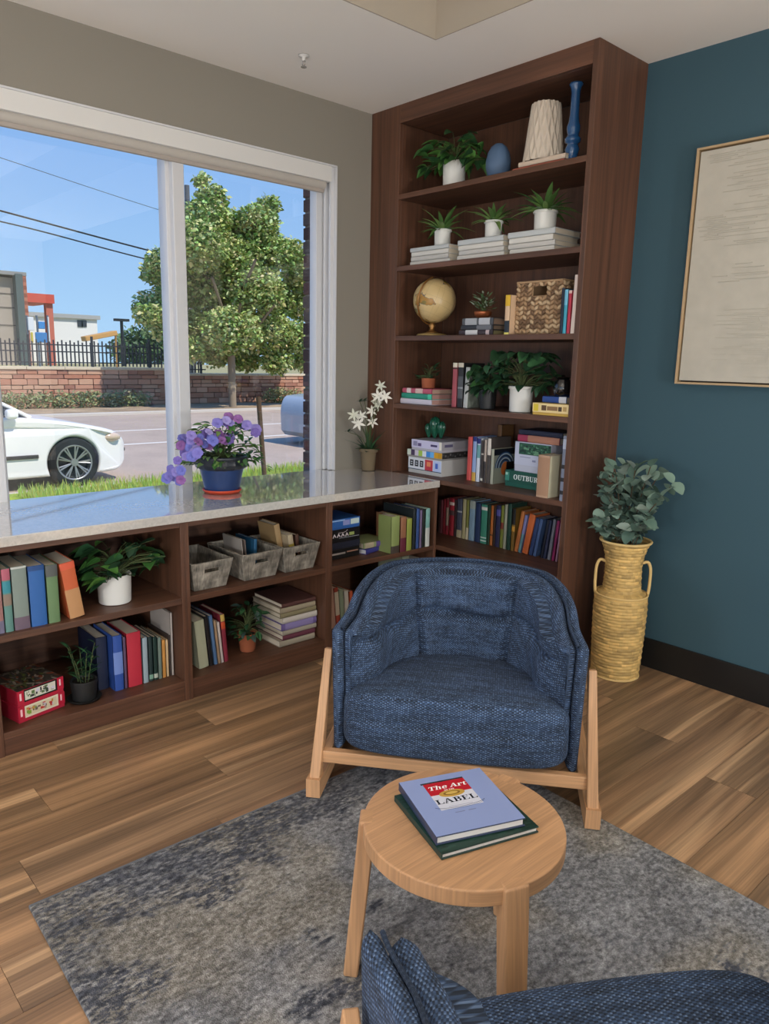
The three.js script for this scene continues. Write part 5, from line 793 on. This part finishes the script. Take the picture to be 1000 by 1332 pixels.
// ---------------------------------------------------------------- wicker floor vase with eucalyptus
{
  const o = thing('wicker_floor_vase', 'tall straw wicker floor vase with two handles in the corner', 'vase', [1.605, 0, 0.20]);
  const prof = [[0, 0.108], [0.06, 0.113], [0.20, 0.119], [0.33, 0.122], [0.385, 0.120], [0.405, 0.108], [0.415, 0.088], [0.46, 0.084], [0.53, 0.082], [0.58, 0.088], [0.62, 0.100], [0.648, 0.112]];
  const rad = (y) => { for (let i = 1; i < prof.length; i++) if (y <= prof[i][0]) { const [a, ra] = prof[i - 1], [b, rb] = prof[i], t = (y - a) / (b - a); return lerp(ra, rb, t); } return 0.112; };
  const Hh = 0.648, rows = 44, cols = 26;
  const wt = tex(512, 512, (u, v) => { const r = Math.floor(v * rows), c = Math.floor(u * cols + (r % 2) * 0.5), n = hash(c, r, 71), s = fbm(u * 30, v * 160, 73, 2), st = hash(Math.floor(u * 8 + hash(r, 0, 4) * 8), r, 75); const k = 0.82 + 0.12 * (n - 0.5) + 0.12 * (s - 0.5) + 0.2 * (st - 0.5); return [248 * k, 206 * k, 126 * k]; });
  obj('body', grid(cols * 8, rows * 4, (u, v) => { const y = v * Hh, a = u * Math.PI * 2, r = Math.floor(Math.min(v, 0.9999) * rows), fr = v * rows - r, w = Math.cos(u * cols * Math.PI + (r % 2) * Math.PI), round = Math.sin(Math.PI * clamp(fr)); const R = rad(y) - 0.003 + 0.0042 * Math.pow(round, 0.6) * (0.72 + 0.28 * w); return V(Math.cos(a) * R, y, Math.sin(a) * R); }), mat('#ffffff', 0.7, { map: wt }), o);
  const straw = mat('#dcbc7c', 0.7), ring = (y, r, t) => { const p = []; for (let k = 0; k < 24; k++) { const a = k / 24 * Math.PI * 2; p.push(V(Math.cos(a) * r, y, Math.sin(a) * r)); } return tube(p, t, 48, 8, true); };
  obj('rim', ring(0.649, 0.112, 0.006), straw, o); obj('foot_ring', ring(0.005, 0.108, 0.005), straw, o); obj('shoulder_ring', ring(0.398, 0.117, 0.005), straw, o);
  obj('bottom', lathe([[0, 0.003], [0.108, 0.003], [0.108, 0.006], [0, 0.006]], 32), straw, o);
  const hd = V(0.79, 0, -0.61);
  for (const s of [-1, 1]) { const d = hd.clone().multiplyScalar(s), P = (r, y) => d.clone().multiplyScalar(r).setY(y); obj('handle', tube([P(0.08, 0.545), P(0.105, 0.552), P(0.118, 0.53), P(0.122, 0.46), P(0.118, 0.40), P(0.11, 0.375)], 0.007, 32, 8), straw, o); }
  const e = thing('eucalyptus_bunch', 'bunch of grey green eucalyptus stems standing in the wicker vase', 'plant', [1.605, 0.35, 0.20]);
  const tips = [[770, 640], [779, 622], [786, 606], [800, 610], [812, 607], [826, 612], [846, 607], [858, 615], [876, 628], [862, 645], [848, 650], [782, 660], [790, 640], [806, 632], [820, 630], [836, 634], [796, 668], [812, 660], [830, 662], [846, 672], [774, 676], [838, 688], [786, 690], [806, 688], [822, 690]];
  tips.forEach(([px, py], i) => {
    const p = onZ(px, py, 0.20 + rr(-0.07, 0.14)).sub(e.position), st = V(p.x * 0.25, 0.31, p.z * 0.25 + rr(-0.02, 0.02)).clampLength(0, 0.33); st.x = clamp(st.x, -0.07, 0.07); st.z = clamp(st.z, -0.07, 0.07);
    p.z = Math.max(p.z, -0.13); if (p.z + 0.2 < 0.44) p.x = Math.max(p.x, -0.11);
    const cv = new THREE.CatmullRomCurve3([V(st.x * 0.3, 0.02, st.z * 0.3), st, V(lerp(st.x, p.x, 0.5), lerp(0.31, p.y, 0.62), lerp(st.z, p.z, 0.45)), p]);
    obj('stem', new THREE.TubeGeometry(cv, 12, 0.0022, 5), stemBrown, e);
    const n = 6; for (let k = 0; k <= n; k++) { const t = lerp(0.38, 1, k / n), q = cv.getPoint(t), tan = cv.getTangent(t); if (q.y < 0.285) continue; for (const s of [-1, 1]) { const a = k * 1.57 + rr(-0.4, 0.4), d = V(Math.cos(a) * s, pick([0.9, -0.6, 0.5, 1.4]) + rr(-0.3, 0.3), Math.sin(a) * s * 0.8 + 0.35).addScaledVector(tan, 0.3); if (q.z < -0.1 && d.z < 0) d.z *= -1; if (q.x < -0.1 && d.x < 0) d.x *= -1; orient(obj('leaf', pick(LEAF.round), pick(GE), e), q, d, rr(-0.8, 0.8)).scale.setScalar(rr(0.95, 1.45)); } }
  });
}

// ---------------------------------------------------------------- outside the window
const grassT = tex(512, 512, (u, v) => { const n = fbm(u * 8, v * 8, 801, 4, 8, 8), b = fbm(u * 90, v * 90, 803, 2, 90, 90), k = 0.7 + 0.5 * b; return [(150 + 60 * (n - 0.5)) * k, (172 + 40 * (n - 0.5)) * k, 62 * k]; }, { sx: 2, sy: 2 });
const asphT = tex(512, 512, (u, v) => { const n = fbm(u * 5, v * 5, 811, 4, 5, 5), b = hash(u * 512, v * 512, 5), k = 172 + 24 * (n - 0.5) + 22 * (b - 0.5); return [k * 1.08, k * 0.965, k * 0.86]; }, { sx: 4, sy: 4 });
const dirtT = tex(256, 256, (u, v) => { const n = fbm(u * 8, v * 8, 821, 4, 8, 8), b = hash(u * 256, v * 256, 6), k = 0.8 + 0.35 * (n - 0.5) + 0.2 * (b - 0.5); return [214 * k, 184 * k, 146 * k]; }, { sx: 4, sy: 4 });
const concM = mat('#c9c2b6', 0.9);
struct('ground', plainBox(-90, 40, GY - 0.5, GY - 0.08, -70, 60), mat('#8c8a70', 1)).name = 'ground';
struct('plaza', plainBox(-0.3, 30, GY - 0.08, GY - 0.01, -20, 30), mat('#c4beb2', 0.95), 'pale paving out of view, bouncing daylight into the rear windows').name = 'unseen_paving';  // out of view, kept pale so daylight bounces indoors
struct('lawn', plainBox(-6.62, -0.3, GY - 0.1, GY, -14, 20), mat('#ffffff', 1, { map: grassT }), 'green lawn between the building and the kerb').name = 'grass_strip';
struct('path', [plainBox(-6.0, -0.3, GY - 0.05, GY + 0.006, 0.55, 20)], concM, 'pale concrete footpath outside the window').name = 'footpath';
struct('kerb', bb(-6.72, -6.62, GY - 0.2, GY + 0.0, -30, 25, { r: 0.02 }), concM).name = 'kerb';
struct('street', plainBox(-18.6, -6.72, GY - 0.2, GY - 0.02, -45, 30), mat('#ffffff', 0.95, { map: asphT }), 'pale grey asphalt street').name = 'street';
struct('kerb', bb(-18.8, -18.6, GY - 0.2, GY + 0.06, -45, 30, { r: 0.02 }), concM).name = 'kerb_001';
struct('verge', plainBox(-24, -18.8, GY - 0.2, GY + 0.02, -45, 30), mat('#ffffff', 1, { map: dirtT }), 'dry tan verge across the street').name = 'verge';
struct('raised_ground', plainBox(-60, -22.95, GY - 0.2, 0.72, -45, 30), mat('#a8a070', 1)).name = 'raised_ground';
for (const x of [-11.2, -13.9]) struct('lane_line', plainBox(x - 0.06, x + 0.06, GY - 0.02, GY - 0.016, -45, 30), mat('#e8e4da', 0.9)).name = numbered('lane_line');

// blades of grass near the window
{
  const blade = grid(1, 2, (u, v) => V((u - 0.5) * 0.012 * (1 - v * 0.85), v * 0.1, 0.02 * v * v)), n = 14000, im = new THREE.InstancedMesh(blade, mat('#a8c04a', 0.9), n), m4 = new THREE.Matrix4(), q = new THREE.Quaternion(), c = new THREE.Color();
  for (let i = 0; i < n; i++) { const p = V(rr(-6.62, -4.9), GY, rr(-8, 0.5)); q.setFromEuler(new THREE.Euler(rr(-0.3, 0.3), rr(0, 6.28), 0)); m4.compose(p, q, V(1, 1, 1).multiplyScalar(rr(0.6, 1.4))); im.setMatrixAt(i, m4); im.setColorAt(i, c.setRGB(rr(0.28, 0.55), rr(0.42, 0.62), rr(0.06, 0.14))); }
  im.name = 'grass_blades'; im.castShadow = im.receiveShadow = true; im.userData = { kind: 'stuff', label: 'short green grass along the kerb outside the window', category: 'grass' }; im.material.color.set('#ffffff'); scene.add(im);
}
// leaf clouds share one small leaf
const LEAFLET = leafG(0.13, 0.085, { n: 3, curl: 0.2 });
function cloud(parent, name, clumps, n, cols, size, label) {
  const im = new THREE.InstancedMesh(LEAFLET, mat('#ffffff', 0.7), n), m4 = new THREE.Matrix4(), q = new THREE.Quaternion(), c = new THREE.Color(), tot = clumps.reduce((s, k) => s + k[3] ** 2, 0);
  let i = 0;
  clumps.forEach(([x, y, z, r, fy = 0.8], k) => { const m = k === clumps.length - 1 ? n - i : Math.round(n * r * r / tot); for (let j = 0; j < m && i < n; j++, i++) { const a = rr(0, 6.283), e = Math.asin(rr(-1, 1)), R = r * Math.pow(rnd(), 0.45); q.setFromEuler(new THREE.Euler(rr(-1.2, 1.2), rr(0, 6.28), rr(-1.2, 1.2))); m4.compose(V(x + Math.cos(a) * Math.cos(e) * R, y + Math.sin(e) * R * fy, z + Math.sin(a) * Math.cos(e) * R), q, V(1, 1, 1).multiplyScalar(size * rr(0.7, 1.4))); im.setMatrixAt(i, m4); const cc = pick(cols); im.setColorAt(i, c.setRGB(cc[0] * rr(0.8, 1.2), cc[1] * rr(0.85, 1.15), cc[2])); } });
  im.count = i; im.name = name; im.castShadow = im.receiveShadow = true; im.userData = { kind: 'stuff' }; if (label) im.userData.label = label; parent.add(im); return im;
}
const TREE = [[0.34, 0.45, 0.11], [0.50, 0.58, 0.20], [0.24, 0.34, 0.10], [0.60, 0.63, 0.28]];
{
  const t = thing('street_tree', 'full green leafy tree by the stone wall across the street', 'tree', [-20, GY + 0.02, -10.7]);
  obj('trunk', tube([V(0, -0.05, 0), V(0.03, 0.8, 0.03), V(-0.04, 2, 0), V(0, 3.6, 0.05)], 0.13, 16, 10), mat('#9c8d78', 0.95), t);
  for (let k = 0; k < 9; k++) { const a = k * 2.4, y = rr(1.7, 3.6); obj('branch', tube([V(0, y, 0), V(Math.cos(a) * 0.7, y + 0.7, Math.sin(a) * 0.7), V(Math.cos(a) * 1.6, y + 1.7, Math.sin(a) * 1.6)], 0.05, 8, 6), mat('#83745f', 0.95), t); }
  const cl = []; // clumps in tree space; +z is to the left in the picture
  const C = (px, py, r, dx = 0) => { const p = onX(px, py, -20 + dx); cl.push([dx, p.y - GY - 0.02, p.z + 10.7, r * 1.12]); };
  for (const [px, py, r] of [[275, 258, 0.5], [268, 285, 0.75], [300, 300, 0.8], [335, 290, 0.7], [350, 268, 0.4], [255, 320, 0.9], [300, 340, 1], [345, 330, 0.9], [375, 330, 0.6], [390, 360, 0.6], [215, 345, 0.6], [200, 355, 0.4], [240, 370, 0.9], [285, 385, 1], [330, 380, 1], [370, 390, 0.8], [395, 400, 0.6], [205, 400, 0.7], [220, 425, 0.6], [255, 430, 0.8], [300, 430, 0.9], [345, 430, 0.9], [385, 440, 0.7], [280, 460, 0.55], [320, 468, 0.5], [360, 470, 0.55], [392, 470, 0.4], [245, 455, 0.5], [262, 235, 0.25], [192, 410, 0.4]]) C(px, py, r, rr(-1.0, 1.0));
  cloud(t, 'foliage', cl, 60000, TREE, 1.05);
}
{ // stone retaining wall, every stone laid
  const wall = thing('stone_retaining_wall', 'red brown stone retaining wall with pale capping across the street', 'wall', [-22.5, GY, 0]);
  const sm = ['#c8947a', '#b87e64', '#d4a68c', '#a87662', '#cca084', '#bd8c74'].map((c) => mat(c, 0.95));
  const shapes = [0.34, 0.48, 0.62].map((w) => [0.14, 0.2].map((h) => new RoundedBoxGeometry(0.3, h - 0.016, w - 0.018, 1, 0.015)));
  obj('core', [plainBox(-0.45, -0.12, -0.1, 1.24, -9.4, 6), plainBox(-0.45, -0.12, -0.1, 1.06, -19, -9.4)], mat('#8a7464', 1), wall);
  let cnt = 0; const rest = [];
  const lay = (z0, z1, top) => { let y = 0.02; while (y < top - 0.1) { const hi = rnd() > 0.5 ? 1 : 0, h = [0.14, 0.2][hi]; let z = z0; while (z < z1) { const k = Math.floor(rnd() * 3), w = [0.34, 0.48, 0.62][k]; const px = z + w / 2; if (cnt < 300 && px > -17 && px < -3.5) { const m = obj('stone', shapes[k][hi], pick(sm), wall); m.position.set(rr(-0.012, 0.02), y + h / 2, px); cnt++; } else { const g = shapes[k][hi].clone(); g.translate(rr(-0.012, 0.02), y + h / 2, px); rest.push(g); } z += w; } y += h; } };
  lay(-17, -9.5, 1.04); lay(-9.4, -3.6, 1.22); lay(-3.6, 6, 1.22);
  const r = obj('stones_beyond', rest, sm[0], wall); r.userData.kind = 'stuff';
  const cap = mat('#d8c8ac', 0.9); for (let z = -9.4; z < 5.5; z += 1.2) { const m = obj('cap_stone', bb(-0.5, 0.2, 1.22, 1.31, 0.006, 1.194, { r: 0.012 }), cap, wall); m.position.z = z; }
  for (let z = -17; z < -10; z += 1.25) { const m = obj('cap_stone', bb(-0.5, 0.2, 1.04, 1.12, 0.006, 1.244, { r: 0.012 }), cap, wall); m.position.z = z; }
  const f = thing('picket_fence', 'dark metal picket fence standing along the top of the stone wall', 'fence', [-22.75, GY, 0]);
  const fm = mat('#2b2a33', 0.6), pg = bb(-0.018, 0.018, 0, 0.85, -0.021, 0.021, { r: 0.003 }), pt = bb(-0.035, 0.035, 0, 1.02, -0.035, 0.035, { r: 0.006 });
  for (let z = -10.9, i = 0; z < -2.6; z += 0.135, i++) { const m = obj('picket', pg, fm, f); m.position.set(0, 1.33 + (z < -9.4 ? -0.19 : 0), z); m.scale.y = i % 2 ? 1 : 0.93; }
  for (let z = -11; z < -2; z += 2.05) { const m = obj('post', pt, fm, f); m.position.set(0, 1.312 + (z < -9.4 ? -0.19 : 0), z); }
  for (const y of [1.43, 1.78, 2.0]) obj('rail', [bb(-0.016, 0.016, y, y + 0.04, -9.4, -2.5, { r: 0.004 }), bb(-0.016, 0.016, y - 0.19, y - 0.15, -11.2, -9.4, { r: 0.004 })], fm, f);
  const h = thing('low_hedge', 'low grey green hedge growing along the foot of the stone wall', 'hedge', [-21.7, GY + 0.02, -5.6]);
  const cl = []; for (let z = -2.6; z < 3.2; z += 0.3) cl.push([rr(-0.15, 0.15), 0.25, z, 0.36, 0.85]);
  cloud(h, 'foliage', cl, 3000, [[0.3, 0.33, 0.14], [0.4, 0.42, 0.2], [0.22, 0.25, 0.1]], 0.75);
  const h2 = thing('low_shrub', 'small dry shrub at the foot of the wall beside the tree', 'shrub', [-21.7, GY + 0.02, -13.9]);
  cloud(h2, 'foliage', [[0, 0.3, 0, 0.45], [0, 0.25, 0.5, 0.4], [0, 0.25, -0.7, 0.4]], 900, [[0.34, 0.36, 0.16], [0.44, 0.42, 0.2]], 0.75);
}
function makeCar(name, label, paint, turn, pos) {
  const o = thing(name, label, 'car', pos, turn);
  const body = phys(paint, 0.4, { clearcoat: 0.5, clearcoatRoughness: 0.1 }), glass = phys('#1a2026', 0.06, { clearcoat: 0.5 }), rub = mat('#1c1c1d', 0.8), trim = mat('#2a2b2d', 0.5);
  const ax = 1.36, wr = 0.33, ar = 0.385, cyw = 0.33;
  const sh = new THREE.Shape(); sh.moveTo(-2.2, 0.3); sh.lineTo(-2.22, 0.62); sh.quadraticCurveTo(-2.2, 0.9, -2.05, 0.95); sh.quadraticCurveTo(-1.6, 0.99, -1.3, 0.97); sh.lineTo(0.75, 0.90); sh.quadraticCurveTo(1.5, 0.82, 1.95, 0.68); sh.quadraticCurveTo(2.14, 0.6, 2.16, 0.5); sh.lineTo(2.15, 0.3); sh.quadraticCurveTo(2.1, 0.2, 1.95, 0.2);
  sh.lineTo(ax + ar, 0.2); sh.absarc(ax, cyw, ar, -0.34, Math.PI + 0.34, false); sh.lineTo(-ax + ar, 0.2); sh.absarc(-ax, cyw, ar, -0.34, Math.PI + 0.34, false); sh.lineTo(-2.1, 0.22); sh.closePath();
  const bg = new THREE.ExtrudeGeometry(sh, { depth: 1.6, bevelEnabled: true, bevelThickness: 0.07, bevelSize: 0.045, bevelSegments: 4, curveSegments: 16 }); bg.translate(0, 0, -0.8);
  const tap = (x) => 1 - 0.40 * Math.pow(clamp((x - 1.45) / 0.75), 2) - 0.2 * Math.pow(clamp((-1.5 - x) / 0.75), 2);
  { const p = bg.attributes.position; for (let i = 0; i < p.count; i++) p.setZ(i, p.getZ(i) * tap(p.getX(i))); bg.computeVertexNormals(); }
  obj('body', bg, body, o);
  // cabin: glass house under a roof
  const q = [[-1.62, 0.95], [-1.0, 1.36], [-0.55, 1.41], [0.1, 1.38], [0.86, 0.93]], half = (y) => lerp(0.80, 0.60, (y - 0.93) / 0.48);
  const side = (s) => { const g = new THREE.Shape(); q.forEach(([x, y], i) => i ? g.lineTo(x, y) : g.moveTo(x, y)); g.closePath(); const e = new THREE.ShapeGeometry(g), p = e.attributes.position; for (let i = 0; i < p.count; i++) p.setZ(i, s * half(p.getY(i))); e.computeVertexNormals(); return e.toNonIndexed(); };
  const strip = []; for (let i = 0; i < q.length - 1; i++) strip.push(grid(1, 1, (u, v) => V(lerp(q[i][0], q[i + 1][0], u), lerp(q[i][1], q[i + 1][1], u), (v * 2 - 1) * half(lerp(q[i][1], q[i + 1][1], u)))));
  obj('side_glass', side(1), glass, o); obj('side_glass', side(-1), glass, o); obj('rear_window', strip[0], glass, o); obj('windscreen', strip[3], glass, o);
  obj('roof', [strip[1], strip[2]].map((g) => { g.translate(0, 0.006, 0); return g; }), body, o);
  for (const s of [-1, 1]) { const P = (x, y) => V(x, y, s * (half(y) + 0.004)); obj('pillar', [tube([P(0.86, 0.94), P(0.1, 1.38)], 0.025, 4, 6), tube([P(0.1, 1.38), P(-0.55, 1.41), P(-1.0, 1.37)], 0.022, 6, 6), tube([P(-1.62, 0.96), P(-1.0, 1.37)], 0.035, 4, 6), tube([P(-0.35, 0.95), P(-0.38, 1.39)], 0.025, 4, 6)], body, o); const m = obj('door_mirror', new RoundedBoxGeometry(0.14, 0.12, 0.14, 2, 0.04), body, o); m.position.set(0.6, 1.0, s * 0.92); }
  const tyre = lathe([[0.2, -0.1], [0.3, -0.105], [0.325, -0.09], [0.33, -0.05], [0.33, 0.05], [0.325, 0.09], [0.3, 0.105], [0.2, 0.1]], 40).rotateX(Math.PI / 2);
  const spokeG = []; for (let k = 0; k < 9; k++) for (const w of [-0.09, 0.09]) { const a = k / 9 * Math.PI * 2; spokeG.push(bar(V(Math.cos(a) * 0.04, Math.sin(a) * 0.04, 0.085), V(Math.cos(a + w) * 0.215, Math.sin(a + w) * 0.215, 0.095), 0.009, 0.008)); }
  const rimG = [lathe([[0.205, -0.09], [0.235, -0.1], [0.24, -0.09], [0.22, 0], [0.24, 0.095], [0.235, 0.104], [0.21, 0.1], [0.2, 0]], 40).rotateX(Math.PI / 2), ...spokeG, new THREE.CylinderGeometry(0.05, 0.05, 0.03, 20).rotateX(Math.PI / 2).translate(0, 0, 0.09)];
  const rimM = mat('#b4b2b0', 0.35, { metalness: 0.7 }), hub = new THREE.CylinderGeometry(0.2, 0.2, 0.06, 24).rotateX(Math.PI / 2), rg = merge(rimG);
  for (const x of [ax, -ax]) for (const s of [1, -1]) { const w = obj('wheel', tyre, rub, o); w.position.set(x, wr, s * 0.76); if (s < 0) w.rotation.y = Math.PI; obj('rim', rg, rimM, w); obj('brake_disc', hub, trim, w); }
  obj('side_moulding', [1, -1].map((s) => bb(-0.9, 0.9, 0.42, 0.47, s * 0.885 - 0.012, s * 0.885 + 0.012, { r: 0.01 })), trim, o);
  for (const s of [1, -1]) { const hl = obj('headlight', new THREE.SphereGeometry(0.12, 16, 12), phys('#d8c0a8', 0.1, { clearcoat: 1 }), o); hl.scale.set(1.3, 0.6, 0.75); hl.position.set(1.93, 0.63, s * 0.66); const tl = obj('tail_light', new RoundedBoxGeometry(0.06, 0.16, 0.3, 2, 0.02), phys('#8c1c1c', 0.2, { clearcoat: 1 }), o); tl.position.set(-2.2, 0.74, s * 0.52); }
  obj('bumper_trim', [bb(2.185, 2.215, 0.4, 0.45, -0.5, 0.5, { r: 0.01 })], trim, o);
  obj('underbody', [plainBox(-2.0, -1.8, 0.16, 0.4, -0.6, 0.6), plainBox(-0.9, 0.9, 0.16, 0.4, -0.76, 0.76), plainBox(1.8, 2.0, 0.18, 0.4, -0.5, 0.5), plainBox(-1.8, 1.8, 0.3, 0.5, -0.55, 0.55)], rub, o);
  return o;
}
makeCar('parked_sedan', 'white sedan parked at the kerb outside the window', '#f6f3ee', Math.PI / 2, [-7.66, GY - 0.02, 1.0]);
makeCar('silver_sedan', 'silver sedan parked further along the street, partly hidden by the jamb', '#a9b4bc', Math.PI / 2, [-9.15, GY - 0.02, -8.0]);
{
  const s = thing('tree_stake', 'weathered leaning wooden stake in the grass outside the window', 'stake', [0, 0, 0]);
  const b = onY(346, 640, GY), X = b.x, t = onX(336, 516, X); s.position.set(X, GY, b.z);
  obj('post', tube([V(0, -0.1, 0), t.clone().sub(s.position)], 0.032, 4, 8), mat('#5c4636', 0.95), s);
}
{ // distant buildings, canopy, play equipment and lamp
  const P = (px, py, X) => onX(px, py, X), X = -45;
  const yb = 0.6;
  const bl = thing('grey_building', 'tan grey building with a brick pier beyond the picket fence', 'building', [0, 0, 0]);
  const e = P(24, 362, X), l = P(-40, 360, X), r2 = P(31, 362, X);
  obj('wall', plainBox(X - 10, X, GY, e.y, e.z, l.z + 6), mat('#a89c8e', 0.9), bl);
  for (const py of [382, 400, 423]) { const y = P(10, py, X).y; obj('panel_joint', plainBox(X, X + 0.03, y - 0.03, y + 0.03, e.z, l.z + 6), mat('#6a625a', 0.9), bl); }
  obj('pier', plainBox(X - 4, X + 0.4, GY, e.y + 0.25, r2.z, e.z), mat('#a5644c', 0.9), bl);
  const bg = new THREE.BoxGeometry(0.1, 0.2, 0.28); for (let k = 0; k < 26; k++) { const m = obj('brick', bg, [mat('#b8745a', 0.9), mat('#945440', 0.9)][k % 2], bl); m.position.set(X + 0.42, e.y + 0.1 - k * 0.215, r2.z + 0.16); }
  obj('downpipe', plainBox(X + 0.05, X + 0.6, GY, e.y + 0.2, e.z - 0.05, e.z + 0.35), mat('#4a5a58', 0.6), bl);
  obj('coping', plainBox(X - 10, X + 0.5, e.y + 0.12, e.y + 0.32, r2.z, l.z + 6), mat('#8c8c88', 0.8), bl);
  const cp = thing('red_canopy', 'flat red entrance canopy on a post beside the grey building', 'canopy', [0, 0, 0]);
  const a = P(31, 381, X), b = P(68, 383, X), c = P(66, 395, X);
  obj('roof', plainBox(X - 3.6, X + 0.3, c.y, a.y, b.z, r2.z - 0.03), mat('#c8503c', 0.7), cp); obj('post', plainBox(X - 0.3, X + 0.1, GY, c.y, b.z + 0.05, b.z + 0.45), mat('#c06a54', 0.7), cp);
  const wb = thing('white_building', 'long low white building beyond the picket fence', 'building', [0, 0, 0]), XW = -56, w0 = P(34, 411, XW), w1 = P(126, 416, XW);
  obj('wall', plainBox(XW - 8, XW, GY, w0.y, w1.z, w0.z + 4), mat('#e6e4de', 0.85), wb); obj('roof_edge', plainBox(XW - 8, XW + 0.2, w0.y, w0.y + 0.3, w1.z - 0.2, w0.z + 4), mat('#a8a8a4', 0.8), wb);
  for (const px of [104, 109]) { const p = P(px, 421, XW); obj('window', plainBox(XW, XW + 0.06, p.y - 0.25, p.y + 0.25, p.z - 0.2, p.z + 0.2), mat('#3a3c40', 0.3), wb); }
  const pl = thing('playground_panels', 'blue and white play panels behind the picket fence', 'playground', [0, 0, 0]), XP = -34;
  for (const [x0, x1, y0, y1, col] of [[36, 45, 412, 430, '#d8dce0'], [50, 59, 418, 428, '#2f84c8'], [46, 62, 432, 446, '#2878b8'], [40, 44, 432, 446, '#c8b440'], [62, 66, 412, 446, '#e0e0dc']]) { const p = P(x0, y0, XP), q = P(x1, y1, XP); obj('panel', bb(XP - 0.1, XP, q.y, p.y, q.z, p.z, { r: 0.03 }), mat(col, 0.6), pl); }
  obj('frame_post', [36, 49, 63].map((px) => { const p = P(px, 410, XP); return new THREE.CylinderGeometry(0.05, 0.05, p.y + 0.3, 8).translate(XP - 0.15, (p.y - 0.3) / 2, p.z); }), mat('#5a6a78', 0.6), pl);
  const sl = thing('tan_slide', 'tan sloping play slide behind the picket fence', 'slide', [0, 0, 0]), s0 = P(108, 441, XP), s1 = P(150, 433, XP);
  obj('chute', bar(s0, s1, 0.3, 0.12, 0.3, 0.12), mat('#c89858', 0.7), sl); obj('support', new THREE.CylinderGeometry(0.05, 0.05, s1.y + 0.3, 8).translate(XP, (s1.y - 0.3) / 2, s1.z), mat('#b08448', 0.7), sl);
  const lp = thing('street_lamp', 'dark twin-headed lamp post beyond the picket fence', 'lamp post', [0, 0, 0]), l0 = P(158, 418, X);
  obj('pole', new THREE.CylinderGeometry(0.1, 0.12, l0.y - GY, 10).translate(X, (l0.y + GY) / 2, l0.z), metalDark, lp); obj('head', plainBox(X - 0.2, X + 0.2, l0.y, l0.y + 0.16, l0.z - 0.45, l0.z + 0.45), metalDark, lp);
  const far = [[175, 438, 1.6], [190, 436, 1.9], [205, 438, 1.7], [222, 437, 1.8], [240, 440, 1.8], [262, 436, 2.0], [290, 440, 2], [320, 440, 2], [160, 444, 1.2]];
  for (const [px, py, r] of far) { const p = P(px, py, -75), t = thing('distant_tree', 'dark green tree in the distant belt beyond the playground', 'tree', [p.x, GY, p.z], 0, 'distant tree belt'); obj('trunk', new THREE.CylinderGeometry(0.2, 0.25, p.y - GY, 8).translate(0, (p.y - GY) / 2, 0), mat('#5a4c3c', 0.95), t); cloud(t, 'foliage', [[0, p.y - GY - 1, 0, r * 1.3, 1]], 420, [[0.10, 0.17, 0.06], [0.16, 0.24, 0.09]], 4); }
  // utility pole and wires
  const up = thing('street_utility_pole', 'grey utility pole rising behind the tree', 'pole', [0, 0, 0]), XU = -26, t = onX(243, 241, XU);
  obj('shaft', new THREE.CylinderGeometry(0.1, 0.15, t.y - GY, 10).translate(XU, (t.y + GY) / 2, t.z), mat('#5c6064', 0.9), up);
  const wires = [[[-260, 205], [0, 274], [214, 331], [500, 400]], [[-260, 240], [0, 288], [190, 337], [500, 410]], [[-260, 120], [0, 205], [210, 274], [500, 360]]], ws = [0.022, 0.018, 0.007];
  wires.forEach((w, i) => { const o = obj('street_cable', tube(w.map(([px, py]) => onX(px, py, -25)), ws[i] * 1.4, 60, 6), metalDark); tag(o, ['thick upper overhead cable of the close pair across the sky', 'thin lower overhead cable of the close pair across the sky', 'faint topmost overhead wire across the sky'][i], 'cable', 'overhead wires'); });
}
renderer.render(scene, camera);
